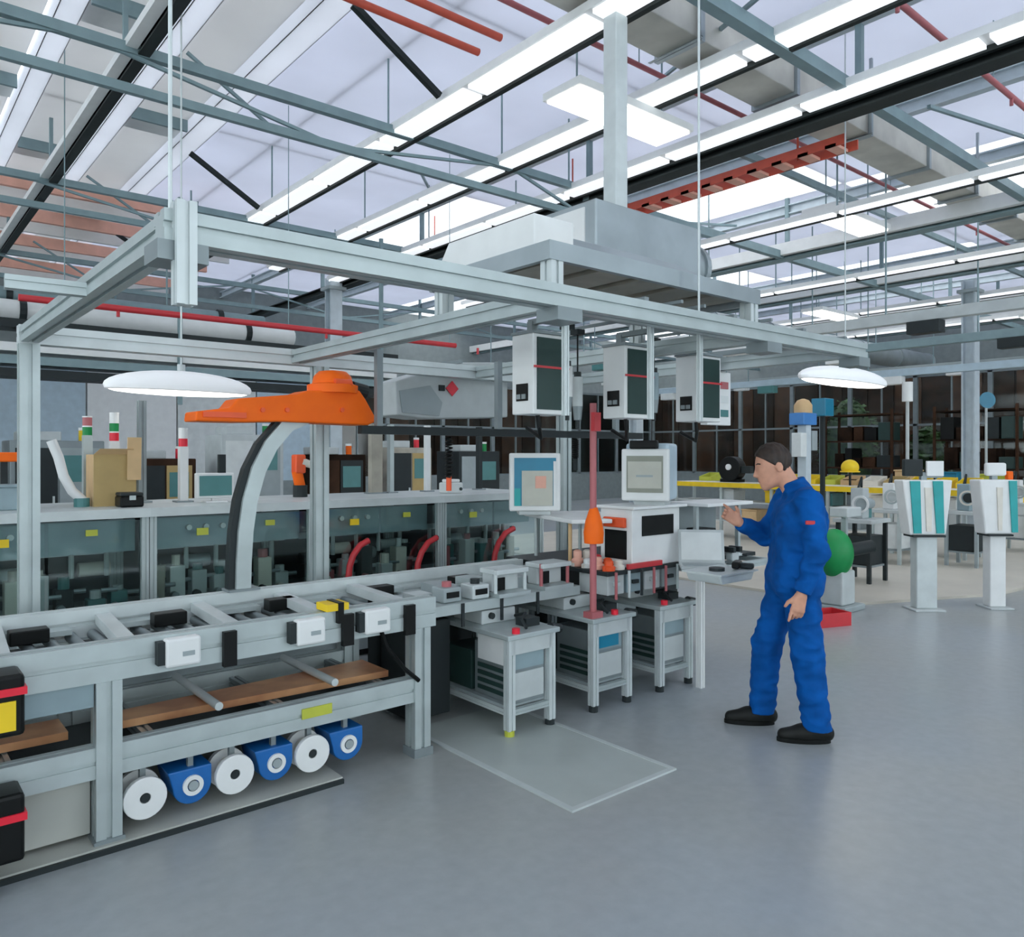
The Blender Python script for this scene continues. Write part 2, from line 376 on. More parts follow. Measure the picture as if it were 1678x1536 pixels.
# left dark beam
xa = .54 * 3.35
MB().ibeam((xa, -2, 5.02), (xa, 20, 5.02), .09, .12).build('beam', 'steel_black', ceil)
MB().box(xa - .14, xa - .05, -2, 20, 5.0, 5.07).build('cable_tray', 'white', ceil)
for y in (3.9, 7.5, 11, 14.6): MB().bar((xa, y, 5.07), (xa, y, 5.8), .04).build('hanger', 'steel_teal', ceil)
# lattice trusses along the hall
def truss(y, z1, z0, x0, x1, step, m='steel_teal'):
    t = MB().bar((x0, y, z1), (x1, y, z1), .075, .085).build('truss_chord', m, ceil)
    MB().bar((x0, y, z0), (x1, y, z0), .06, .075).build('bottom_chord', m, t)
    x = x0; k = 0
    while x < x1:
        MB().bar((x, y, z0 if k % 2 else z1), (min(x + step, x1), y, z1 if k % 2 else z0), .03).build('web', m, t); x += step; k += 1
truss(6.95, 5.0, 4.67, -3, 7.0, 2.2)
truss(10.9, 5.0, 4.67, -3, 7.0, 2.2)
truss(15.2, 5.0, 4.6, -3, 24, 2.2)
MB().bar((3.4, 3.46, 5.0), (24, 3.46, 5.0), .10, .11).build('beam', 'steel_teal', ceil)
for y in (7.0, 10.9): MB().bar((7.1, y, 4.95), (24, y, 4.95), .10, .12).build('beam', 'steel_teal', ceil)
for y in (1.0, 5.2): MB().bar((7.1, y, 5.15), (24, y, 5.15), .06, .08).build('beam', 'steel_teal', ceil)
# knee braces
for y in (1.7, 6.0, 10.3, 14.6):
    MB().bar((4.15, y, 5.0), (3.25, y, 5.52), .055).build('knee_brace', 'steel_black', ceil)
    MB().bar((2.4, y + 1.7, 5.5), (3.25, y + 1.7, 5.0), .03).build('tie_rod', 'steel_teal', ceil)
for y in (3.2, 7.8, 12.4):
    MB().bar((5.1, y, 5.05), (7.0, y + 2.6, 5.9), .03).build('tie_rod', 'steel_teal', ceil)
    MB().bar((8.0, y, 5.05), (11.6, y, 5.6), .035).build('tie_rod', 'steel_teal', ceil)
for y in (12.9, 14.6, 16.4, 18.5):
    MB().box(-5, 5.5, y - .04, y + .04, 5.42, 5.62).build('fascia_panel', 'salmon', ceil)
    MB().box(-5, 5.5, y + .5, y + .56, 5.36, 5.60).build('fascia_panel', 'white', ceil)
# hall columns
for (x, y, lab) in ((16.4, 5.8, 'tall grey steel hall column rising behind the white terminals'), (14.3, 12.4, 'grey steel hall column beyond the long storage bench'), (6.9, 13.5, 'grey steel hall column beyond the grey sloped enclosure')):
    t = thing('steel_column', lab, 'column', (x, y, 0))
    MB().ibeam((x, y, 0), (x, y, 5.0), .24, .24, .03, .03).build('shaft', 'steel_light', t)
    MB().box(x-.2, x+.2, y-.2, y+.2, 0, .04).build('base_plate', 'grey_panel', t)
    MB().box(x-.18, x+.18, y-.18, y+.18, 4.76, 4.82).build('cap_plate', 'grey_panel', t)

# ================================================================== OVERHEAD SERVICES
def trunking(name, x, y0, y1, z, wdt, lab):
    t = thing(name, lab, 'light', (x, y0, z), 'strip lights under the roof')
    MB().box(x - wdt/2, x + wdt/2, y0, y1, z, z + .07).build('housing', 'white', t)
    n = int((y1 - y0) / 1.5)
    for i in range(n):
        a = y0 + (y1 - y0) * i / n
        MB().box(x - wdt/2 + .02, x + wdt*.30, a + .04, a + (y1 - y0)/n - .04, z - .035, z).build('diffuser', 'lamp_soft', t)
    MB().box(x + wdt*.36, x + wdt/2 + .012, y0, y1, z - .05, z + .03).build('edge_rail', 'steel_black', t)
    for i in range(0, n + 1, 2):
        if 3.7 < y0 + .1 + (y1-y0-.2)*i/n < 4.7: continue
        MB().cyl((x, y0 + .1 + (y1-y0-.2)*i/n, z + .07), (x, y0 + .1 + (y1-y0-.2)*i/n, 5.92), .012, n=6).build('hanger_rod', 'steel_teal', t)
trunking('strip_light', 4.35, 1.0, 13.5, 5.0, .30, 'long white strip light beside the diagonal knee braces')
trunking('strip_light', 6.88, -2.5, 13.5, 4.95, .24, 'long white glowing strip fixed along the black roof beam')  # glow added in place of a white tray, to brighten the beam edge
trunking('strip_light', 5.72, 0.5, 13.5, 5.0, .26, 'long white strip light passing above the bright panel lamp')
for x, l_ in ((9.6, 'long white strip light next beyond the black roof beam'), (13.4, 'long white strip light between two teal roof beams'), (16.8, 'long white strip light over the tall grey column'), (19.9, 'long white strip light nearest the end wall')):
    trunking('strip_light', x, -1.5, 13.0, 4.75, .15, l_)
def luminaire(x, y, z, lab):
    t = thing('panel_lamp', lab, 'light', (x, y, z), 'panel lamps in a row under the roof')
    MB().box(x - .8, x + .8, y - .24, y + .24, z + .02, z + .09).build('housing', 'white', t)
    MB().box(x - .77, x + .77, y - .21, y + .21, z, z + .02).build('diffuser', 'lamp_on', t)
    for dx in (-.6, .6): MB().cyl((x + dx, y, z + .09), (x + dx, y, 5.92), .01, n=6).build('hanger_rod', 'steel_teal', t)
luminaire(5.59, 5.03, 4.86, 'bright panel lamp between the two long strip lights')
luminaire(10.6, 5.32, 4.88, 'bright panel lamp next beyond the black roof beam')
luminaire(16.0, 8.4, 4.62, 'bright panel lamp near the tall grey column')
luminaire(13.4, 11.6, 4.6, 'bright panel lamp beyond the round duct')
luminaire(20.0, 5.6, 4.6, 'bright panel lamp nearest the end wall')
# rectangular air duct
t = thing('air_duct', 'wide beige rectangular air duct running under the roof past the black beam', 'duct', (3.6, 4.2, 5.12))
x = 3.9; k = 0
while x < 20:
    MB().box(x, x + 1.45, 3.96, 4.40, 5.12, 5.45).build('duct_section', 'duct_beige', t, bevel=.01)
    MB().box(x + 1.45, x + 1.5, 3.93, 4.43, 5.09, 5.48).build('flange', 'galv', t); x += 1.5
for x in (5.3, 8.3, 11.3, 14.3): MB().box(x, x + .03, 3.9, 3.93, 5.1, 5.92).build('hanger_strap', 'galv', t); MB().box(x, x+.03, 3.9, 4.46, 5.085, 5.09).build('saddle', 'galv', t)
t = thing('round_duct', 'large round galvanised duct along the hall behind the hood', 'duct', (6.8, 9.2, 4.0))
for i in range(8):
    MB().cyl((6.8 + i*2, 9.2, 4.2), (8.75 + i*2, 9.2, 4.2), .26, n=20).build('duct_section', 'galv', t, smooth=True)
    MB().cyl((8.75 + i*2, 9.2, 4.2), (8.8 + i*2, 9.2, 4.2), .28, n=20).build('flange', 'galv', t)
    MB().cyl((7.8 + i*2, 9.2, 4.45), (7.8 + i*2, 9.2, 5.92), .012, n=6).build('hanger_rod', 'steel_teal', t)
def pipe(y, z, x0, x1, r, m, lab, hang=2.6):
    t = thing('sprinkler_pipe', lab, 'pipe', (x0, y, z))
    MB().cyl((x0, y, z), (x1, y, z), r, n=10).build('pipe_run', m, t, smooth=True)
    x = x0 + .4
    while x < x1:
        MB().cyl((x, y, z), (x, y, ZR + .1), .006, n=6).build('hanger_rod', 'steel_teal', t)
        MB().cyl((x + .5, y, z - .09), (x + .5, y, z), .018, n=8).build('nozzle', m, t); x += hang
pipe(5.60, 5.3, -1, 4.3, .034, 'pipe_red', 'red sprinkler pipe ending over the knee brace, farther of the close pair')
pipe(5.28, 5.3, -1, 4.3, .034, 'pipe_red', 'red sprinkler pipe ending over the knee brace, nearer of the close pair')
pipe(4.82, 5.3, 2.6, 16, .026, 'rose', 'thin dark red sprinkler pipe passing over the bright panel lamp')
pipe(2.80, 5.3, 5.5, 18, .028, 'rose', 'thin dark red sprinkler pipe crossing over the black roof beam')
pipe(9.0, 3.2, 1.2, 6.5, .035, 'red', 'long low red pipe running behind the suspended aluminium frame', 2.4)
t = thing('cable_ladder', 'orange red cable ladder along the underside of the black roof beam', 'cable tray', (7.85, 3, 4.85))
for x in (7.72, 7.98): MB().box(x, x + .02, 3.9, 12, 4.84, 4.94).build('side_rail', 'pipe_red', t)
for i in range(26): MB().box(7.72, 8.0, 4.0 + i*.31, 4.12 + i*.31, 4.84, 4.87).build('rung', 'salmon', t)
for y in (4.5, 8, 11.5): MB().cyl((7.85, y, 4.86), (7.85, y, 5.92), .012, n=6).build('hanger_rod', 'pipe_red', t)
# far service runs along the long wall
for y, z, r, m, lab in ((12.0, 3.55, .13, 'white', 'white round pipe run on hangers beyond the guarded machines'),
                        (13.2, 3.95, .11, 'steel_teal', 'teal grey round pipe run on hangers beyond the guarded machines'),
                        (16.5, 4.3, .16, 'galv', 'galvanised round pipe run on hangers near the long wall'),
                        (17.5, 3.5, .18, 'dark', 'black round pipe run on hangers near the long wall')):
    t = thing('service_pipe', lab, 'pipe', (-3, y, z))
    MB().cyl((-3, y, z), (5.4, y, z), r, n=14).build('pipe_run', m, t, smooth=True)
    for i in range(3):
        MB().cyl((-2.2 + i*3, y, z), (-2.2 + i*3, y, 5.6 if y < 14 else 5.3), .015, n=6).build('hanger_rod', 'steel_teal', t)
        MB().cyl((-1.4 + i*3, y, z), (-1.32 + i*3, y, z), r + .03, n=14).build('clamp', 'dark', t)
t = thing('service_gantry', 'dark gantry of stacked cable trays beyond the guarded machines', 'cable tray', (-2, 10.5, 0))
for z, m in ((2.55, 'dark'), (2.85, 'white'), (3.12, 'dark'), (2.7, 'steel_teal')):
    MB().box(-3, 6.5, 10.2 + (z*7 % 1)*.4, 10.6 + (z*7 % 1)*.4, z, z + .10).build('tray', m, t)
for x in (-2, .9, 3.2, 6.2): MB().bar((x, 10.55, 2.3), (x, 10.55, 5.0), .05).build('hanger', 'steel_teal', t)

# ------------------------------------------------------------------ pendant lamps
def pendant(x, y, z, lab, L=1.10, W=.34, H=.13):
    t = thing('pendant_lamp', lab, 'lamp', (x, y, z), 'oval pendant lamps')
    MB().ell((x, y, z), (L/2, W/2, H), 36, 16, zmin=-.25).build('lamp_shade', 'lamp_shade', t, smooth=True)
    MB().ell((x, y, z - H*.25), (L/2*.93, W/2*.9, .03), 32, 8).build('diffuser', 'lamp_on', t, smooth=True)
    MB().cyl((x, y, z + H*.9), (x, y, z + H + .05), .03, n=12).build('cap', 'grey_light', t)
    MB().cyl((x, y, z + H), (x, y, 5.8 if x < 3.3 else 5.9), .007, n=6).build('cable', 'alu_white', t)
p = at(297, 636, t=6.0); pendant(p.x, p.y, p.z, 'large oval white pendant lamp hanging beside the orange jib')
p = at(1385, 623, t=7.8); pendant(p.x, p.y, p.z, L=1.7, lab='flat white pendant lamp hanging in front of the dark windows')

# ================================================================== SUSPENDED ALUMINIUM FRAME
FX = [.70, 2.22, 3.74, 4.75]; FYN, FYF, FZ = 2.33, 4.90, 2.295
t = thing('aluminium_frame', 'tall aluminium profile frame with overhead rails spanning the assembly line', 'frame', (.7, 4.9, 0))
MB().prof((FX[0]-.05, FYN, FZ), (4.8, FYN, FZ), .10, .09).build('rail', 'alu', t)
MB().prof((FX[0]-.05, FYF, FZ), (4.8, FYF, FZ), .09, .10).build('rail', 'alu_white', t)
for x in FX: MB().prof((x, FYN + .05, FZ), (x, FYF - .05, FZ), .085).build('crossbeam', 'alu', t)
for x in (FX[0], 2.40, 4.70):
    q = MB().prof((x, FYF, .0), (x, FYF, FZ - .05), .095).build('post', 'alu', t)
    MB().box(x-.1, x+.1, FYF-.09, FYF+.09, .0, .045).build('foot_plate', 'alu_dark', q)
MB().prof((FX[0] + .0, FYN - .06, 2.07), (FX[0] + .0, FYN - .06, 2.36), .055).build('stub_post', 'alu_white', t)
MB().prof((.40, FYN + 1.0, FZ - .02), (FX[0] - .04, FYN + .98, FZ - .02), .05).build('outrigger', 'alu', t)
for x in (2.36, 2.93, 3.32): MB().prof((x, FYN + .12, 1.82), (x, FYN + .12, FZ - .0), .024).build('drop_post', 'alu_white', t)
MB().prof((2.2, FYN + .12, FZ), (3.74, FYN + .12, FZ), .05).build('inner_rail', 'alu_dark', t)
MB().bar((FX[1] + .1, 4.2, 1.80), (4.9, 4.2, 1.80), .05).build('tool_rail', 'dark', t)
for x in (2.45, 3.4, 4.6): MB().bar((x, 4.2, 1.82), (x, 4.2, FZ + .0), .04).build('drop_post', 'alu_dark', t)
for x in FX: MB().box(x - .07, x + .07, FYN - .055, FYN + .075, FZ - .10, FZ - .045).build('corner_bracket', 'alu_dark', t)
# thin suspension wires of the frame
for (x, y, z0, z1) in ((FX[0] - .02, FYN, FZ + .05, 5.8), (3.15, FYN, FZ + .05, 5.9)):
    MB().cyl((x, y, z0), (x, y, z1), .006, n=6).build('suspension_wire', 'alu_white', t)

# ------------------------------------------------------------------ exhaust hood on the frame
hx0, hx1, hy0, hy1 = 2.22, 3.80, 2.40, 3.30
t = thing('extraction_hood', 'galvanised extraction hood with white plenum resting on the aluminium frame', 'hood', (hx0, hy0, 2.36))
fz0, fz1 = 2.475, 2.555
for nm, a in (('fascia', (hx0, hx1, hy0, hy0 + .03)), ('fascia', (hx0, hx1, hy1 - .03, hy1)), ('fascia', (hx0, hx0 + .03, hy0 + .03, hy1 - .03)), ('fascia', (hx1 - .03, hx1, hy0 + .03, hy1 - .03))):
    MB().box(*a, fz0, fz1).build(nm, 'galv', t)
MB().box(hx0 + .03, hx1 - .03, hy0 + .03, hy1 - .03, fz0 + .05, fz0 + .07).build('baffle', 'galv_brown', t)
for i in range(5):
    MB().box(hx0 + .12 + i*.29, hx0 + .34 + i*.29, hy0 + .1, hy1 - .1, fz0 + .025, fz0 + .05).build('filter_panel', 'galv_brown', t)
MB().ext([(hx0 + .02, hy0 + .12, fz1), (hx0 + .02, hy1 - .02, fz1), (hx0 + .02, hy1 - .14, 2.70), (hx0 + .02, hy0 + .12, 2.70)], (.24, 0, 0)).build('plenum', 'white', t, bevel=.006)
MB().ext([(hx0 + .27, hy0 + .1, fz1), (hx1 - .04, hy0 + .1, fz1), (hx1 - .5, hy0 + .2, 2.66), (hx0 + .27, hy0 + .2, 2.66)], (0, .7, 0)).build('top_shroud', 'galv', t, bevel=.006)
for x, y in ((hx0 + .05, hy0 + .04), (hx0 + .05, hy1 - .06), (hx1 - .05, hy0 + .04), (hx1 - .05, hy1 - .06)):
    MB().prof((x, y, FZ + .045 if y < 2.6 else 2.34), (x, y, fz0 + .01), .07).build('corner_post', 'alu_white', t)
t = thing('fan_unit', 'galvanised fan box and cylinder hanging from the roof above the extraction hood', 'fan', (4.35, 3.97, 3.0))
MB().box(3.75, 4.9, 3.6, 4.4, 2.98, 3.36).build('fan_box', 'galv', t, bevel=.012)
MB().cyl((4.9, 4.0, 3.17), (5.25, 4.0, 3.17), .19, n=24).build('fan_cylinder', 'galv', t, smooth=True)
MB().cyl((5.25, 4.0, 3.17), (5.30, 4.0, 3.17), .21, n=24).build('flange', 'galv', t)
MB().box(3.74, 3.755, 3.7, 4.3, 3.02, 3.32).build('access_cover', 'white', t)
MB().box(4.285, 4.415, 3.91, 4.04, 3.36, 4.935).build('hanger_post', 'alu_white', t, bevel=.008)
MB().tube([(3.9, 3.75, 2.985), (3.8, 3.65, 2.9), (3.78, 3.6, 2.8)], .11, 14).build('flex_hose', 'galv', t, smooth=True)

# ------------------------------------------------------------------ hanging tool controllers
def controller(x, lab):
    y0 = 3.0
    t = thing('tool_controller', lab, 'control box', (x, y0, 1.85), 'tool controllers hanging in a row under the frame')
    MB().box(x, x + .25, y0, y0 + .17, 1.86, 2.28).build('housing', 'white', t, bevel=.006)
    MB().box(x + .025, x + .225, y0 - .008, y0, 1.885, 2.26).build('front_door', 'dark_green', t)
    MB().box(x - .006, x, y0 + .04, y0 + .13, 1.93, 2.02).build('display', 'black', t)
    for q in (0, 1): MB().box(x - .012, x - .006, y0 + .05 + q*.04, y0 + .08 + q*.04, 1.94, 1.965).build('button', 'alu_dark', t)
    MB().box(x - .005, x + .255, y0 - .012, y0 + .175, 2.28, 2.295).build('top_rim', 'alu_dark', t)
    MB().box(x + .0, x + .25, y0 - .012, y0 - .004, 2.10, 2.112).build('red_line', 'red', t)
    MB().bar((x + .1, y0 + .12, 2.295), (x + .1, y0 + .12, 2.36), .04).build('bracket', 'alu_dark', t)
    MB().bar((x + .1, FYN, 2.357), (x + .1, y0 + .14, 2.357), .03).build('bracket_arm', 'alu_dark', t)
    MB().tube([(x + .12, y0 + .1, 1.86), (x + .13, y0 + .1, 1.8), (x + .2, y0 + .16, 1.74), (x + .22, y0 + .3, 1.80)], .012, 8).build('cable', 'black', t)
controller(2.66, 'white tool controller with dark door and large display, beside the grey sloped enclosure')
controller(3.36, 'white tool controller with dark door, middle one of the hanging row')
controller(4.04, 'white tool controller with dark door, beside the white signal board')
def nutrunner(x, y, z0, lab, m):
    t = thing('nutrunner', lab, 'power tool', (x, y, z0), 'hanging power tools under the frame')
    MB().cyl((x, y, z0), (x, y, z0 + .05), .012, n=10).build('spindle', 'dark', t)
    MB().cyl((x, y, z0 + .05), (x, y, z0 + .13), .022, .03, n=16).build('angle_head', 'alu_dark', t, smooth=True)
    MB().cyl((x, y, z0 + .13), (x, y, z0 + .30), .03, n=16).build('body', m, t, smooth=True)
    MB().cyl((x, y, z0 + .30), (x, y, z0 + .33), .022, n=12).build('cap', 'dark', t)
    MB().cyl((x, y, z0 + .33), (x, y, 2.345), .005, n=6).build('cable', 'black', t)
    MB().box(x - .03, x + .03, y - .03, y + .03, 2.345, 2.375).build('balancer', 'dark', t)
    MB().bar((x, FYN, 2.384), (x, y + .03, 2.384), .016).build('bracket_arm', 'alu_dark', t)
nutrunner(3.02, 3.12, 1.84, 'white hanging nutrunner between the first two tool controllers', 'white')
nutrunner(3.20, 3.22, 1.80, 'pale grey hanging nutrunner next to the red mast', 'grey_light')
nutrunner(3.80, 3.15, 1.86, 'dark blue grey hanging nutrunner between the last two tool controllers', 'blue_grey')
t = thing('signal_board', 'white signal board with small lights hanging beyond the tool controllers', 'sign', (4.75, 3.3, 1.9))
MB().box(4.56, 4.84, 3.3, 3.36, 1.86, 2.24).build('board', 'white', t, bevel=.004)
for i in range(3): MB().box(4.60, 4.80, 3.292, 3.30, 1.92 + i*.1, 1.97 + i*.1).build('lamp_window', ['teal_panel', 'paper', 'rose'][i], t)
MB().bar((4.62, 3.33, 2.24), (4.62, 3.33, 2.36), .03).build('bracket', 'alu_dark', t)
MB().bar((4.62, FYN, 2.357), (4.62, 3.35, 2.357), .03).build('bracket_arm', 'alu_dark', t)

# ================================================================== CONVEYOR
t = cv = thing('conveyor', 'aluminium assembly conveyor with a lower tier of rails on square legs', 'conveyor', (.8, 3.6, .03))
YN, YF2, ZT = 3.62, 4.42, .86
MB().prof((-1.6, YN, ZT - .08), (2.45, YN, ZT - .08), .085, .16).build('front_rail', 'alu', t)
MB().prof((-1.6, YF2, ZT - .06), (3.78, YF2, ZT - .06), .085, .14).build('rear_rail', 'alu_white', t)
for x in (-.75, .80, 2.36):
    for y in (YN, YF2):
        q = MB().prof((x, y, .035), (x, y, ZT - .16), .10).build('leg', 'alu', t)
        MB().box(x-.06, x+.06, y-.06, y+.06, .0 if x > 1.9 else .03, .045).build('foot', 'alu_dark', q)
for y in (YN, YF2):
    MB().prof((-1.6, y, .365), (2.31, y, .365), .075, .13).build('lower_rail', 'alu', t)
for x in (-.9, -.2, .45, 1.0, 1.62, 2.2):
    MB().prof((x, YN + .04, .37), (x, YF2 - .04, .37), .05).build('lower_crossbar', 'alu_dark', t)
for i in range(9):
    x = -1.45 + i*.47
    MB().bar((x, YN + .04, .815), (x + .05, YF2 - .04, .815), .07, .05).build('crossbar', 'alu_white', t)
    MB().box(x + .1, x + .36, YF2 - .16, YF2 - .05, .775, .80).build('guide_plate', 'alu', t)
for i in range(40):
    x = -1.5 + i*.1
    if x > 2.4: break
    MB().cyl((x, YN + .05, .745), (x, YF2 - .05, .745), .025, n=10).build('roller', 'alu_dark', t, smooth=True)
for x in (-.1, .52, 1.14, 1.74, 2.38, 3.0):
    MB().box(x, x + .16, YF2 - .26, YF2 - .17, .775, .84).build('sensor_block', 'black', t, bevel=.006)
for x in (1.08, 1.68, 2.05):
    q = MB().box(x - .07, x + .08, YN - .10, YN - .04, .725, .85).build('motor_box', 'white', t, bevel=.012)
    MB().box(x - .10, x - .07, YN - .09, YN - .045, .74, .84).build('motor_cap', 'dark', q)
    MB().box(x + .0, x + .05, YN - .105, YN - .10, .77, .79).build('rating_plate', 'grey_panel', q)
    MB().box(x + .19, x + .25, YN - .07, YN - .04, .68, .84).build('clip', 'black', q)
MB().box(1.78, 1.9, YN - .07, YN + .05, .865, .9).build('label', 'yellow', t)
MB().box(1.84, 1.87, YN - .075, YN + .055, .80, .905).build('strap', 'black', t)
MB().box(1.66, 1.82, YN - .045, YN - .038, .35, .40).build('label', 'lime', t)
MB().box(.30, .745, YN - .03, YN - .01, .60, .715).build('side_panel', 'blue_grey', t)
MB().box(.30, .745, YN + .04, YN + .06, .05, .30).build('lower_panel', 'slab', t)
MB().box(-1.5, 2.3, YN + .06, YF2 - .06, .29, .305).build('shelf_plate', 'dark', t)
MB().ext([(.85, 3.86, .40), (2.28, 3.80, .40), (2.28, 4.1, .40), (.85, 4.02, .40)], (0, 0, .035)).build('belt', 'copper', t)
MB().ext([(-1.4, 3.9, .40), (.70, 3.86, .40), (.70, 4.08, .40), (-1.4, 4.1, .40)], (0, 0, .035)).build('belt', 'copper', t)
for x in (.0, 1.3, 1.9): MB().cyl((x, 3.70, .46), (x, 4.36, .46), .02, n=12).build('lower_roller', 'alu_white', t, smooth=True)
MB().tube([(2.1, YN - .05, .72), (2.14, YN - .05, .62), (2.24, YN - .05, .50), (2.33, YN - .055, .42)], .012, 8).build('cable', 'black', t)
MB().box(2.5, 3.75, 3.75, 4.36, .70, .76).build('deck_plate', 'alu', t)
MB().box(2.5, 3.75, 4.40, 4.42, .06, .72).build('dark_backing', 'dark', t)  # dark sheet added to deepen the shade behind the carts
MB().box(-1.5, 2.3, 4.46, 4.475, .05, .70).build('dark_backing', 'alu_dark', t)
for i in range(3): MB().box(2.75 + i*.3, 2.77 + i*.3, 3.74, 3.75, .62, .76).build('cable_clip', 'dark', t)
MB().box(2.55, 2.85, 4.0, 4.34, .03, .62).build('drive_cabinet', 'dark', t, bevel=.008)
for x in (2.62, 3.65): MB().prof((x, 4.30, .0), (x, 4.30, .70), .07).build('leg', 'alu', t)
for i in range(6):
    x = 2.56 + i*.2
    MB().box(x, x + .13, 3.95, 4.1 + .1*(i % 2), .76, .80 + .03*(i % 3)).build('fixture', ['alu_white', 'grey_panel', 'alu'][i % 3], t)
# spools under the lower tier
for i, x in enumerate((.945, 1.147, 1.335, 1.537, 1.722, 1.922)):
    y = 3.60; z = .165; white = i % 2 == 0
    lab = ('white disc spool hanging under the lower conveyor rail, between ' if white else 'blue drum spool with pale hub under the lower conveyor rail, between ')
    lab = ['white disc spool next to the big conveyor leg under the lower rail', 'blue drum spool, second along from the big conveyor leg', 'white disc spool, third along from the big conveyor leg',
           'blue drum spool, fourth along from the big conveyor leg', 'white disc spool, fifth along from the big conveyor leg', 'blue drum spool at the far end of the row under the conveyor'][i]
    t = thing('cable_spool', lab, 'spool', (x, y, z - .09), 'spools under the lower conveyor rail')
    if white:
        MB().ring((x, y - .015, z), (x, y + .015, z), .09, .022, 28).build('flange', 'white', t, bevel=.004)
        MB().cyl((x, y + .015, z), (x, y + .10, z), .05, n=20).build('core', 'cream', t)
        MB().ring((x, y + .10, z), (x, y + .125, z), .09, .02, 28).build('flange', 'white', t)
        MB().cyl((x, y - .012, z), (x, y + .13, z), .020, n=12).build('axle', 'dark', t)
    else:
        pts = [(x - .105, y, z + .075), (x + .085, y, z + .075)] + [(x + .085*math.cos(a), y, z - .085*math.sin(a)) for a in [math.pi*k/14 for k in range(0, 15)]]
        MB().ext(pts, (0, .19, 0)).build('drum', 'blue', t, bevel=.006)
        MB().ring((x, y - .012, z), (x, y + .004, z), .045, .026, 24).build('hub_ring', 'white', t)
        MB().cyl((x, y - .016, z), (x, y + .0, z), .022, n=14).build('axle', 'grey_panel', t)
    MB().box(x - .012, x + .012, y + .03, y + .055, z + .02, .299).build('hanger', 'alu_dark', t)
# control boxes at the end of the line
for z0, z1, lab, yl in ((.60, .83, 'black box with red band and yellow label on the conveyor front rail', True), (.13, .385, 'black box with red band near the floor under the conveyor', False)):
    x0, x1 = .12, .475
    t = thing('control_box', lab, 'box', (x0, 3.42, z0))
    MB().box(x0, x1, 3.40, 3.565, z0, z1).build('housing', 'black', t, bevel=.015)
    zz = z0 + (.155 if yl else .155)
    MB().box(x0 - .004, x1 + .006, 3.392, 3.56, zz, zz + .028).build('band', 'red_bright', t)
    if yl: MB().box(x0 + .1, x1 - .03, 3.394, 3.402, z0 + .025, z0 + .135).build('label', 'yellow', t)
    MB().box(x0 + .1, x1 - .1, 3.565, 3.574, z0 + .05, z1 - .03).build('bracket', 'alu_dark', t)
    if not yl: MB().box(x0 + .1, x1 - .1, 3.42, 3.5, .03, z0).build('stand', 'alu_dark', t)

# ------------------------------------------------------------------ orange jib on a curved post
t = thing('orange_jib', 'orange lifting jib with domed motor on a curved grey post', 'lifting arm', (1.69, 4.42, .86))
YJ = 4.42
pc = [at(395, 964, Y=YJ), at(396, 920, Y=YJ), at(399, 870, Y=YJ), at(406, 820, Y=YJ), at(420, 770, Y=YJ), at(440, 730, Y=YJ), at(468, 697, Y=YJ), at(500, 683, Y=YJ)]
pc[0].z = .885
MB().sweep(pc, .085, .085, (0, 1, 0)).build('curved_post', 'alu', t)
MB().sweep([q + Vector((-.062, .01, .0)) for q in pc], .06, .036, (0, 1, 0)).build('cable_duct', 'dark', t)
MB().box(pc[0].x - .09, pc[0].x + .09, YJ - .06, YJ + .06, .872, .885).build('base_flange', 'alu_dark', t)
ol = [(320, 690), (322, 674), (378, 668), (390, 653), (488, 646), (505, 640), (590, 640), (600, 655), (619, 690), (604, 697), (460, 691), (400, 692)]
j = MB().ext([at(u, v, Y=YJ - .10) for u, v in ol], (0, .20, 0)).build('jib_body', 'orange', t, bevel=.010)
dc = at(545, 640, Y=YJ)
MB().lathe(dc, [(.155, -.02), (.155, .03), (.125, .04), (.115, .085), (.085, .115), (.03, .122)], 28).build('motor_dome', 'orange', t, smooth=True)
MB().cyl(dc + Vector((-.05, -.12, .035)), dc + Vector((.06, -.12, .035)), .028, n=14).build('motor_cap', 'orange_red', t)
MB().cyl(dc + Vector((.12, -.02, .02)), dc + Vector((.22, -.02, .0)), .045, n=14).build('connector', 'dark', t)
MB().box(at(322, 0, Y=YJ).x, at(392, 0, Y=YJ).x, YJ - .112, YJ - .10, 1.855, 1.885).build('side_strip', 'orange_red', t)
for u in (430, 470, 560): 
    q = at(u, 672, Y=YJ - .10); MB().cyl(q, q + Vector((0, -.012, 0)), .014, n=10).build('bolt', 'orange_red', t)

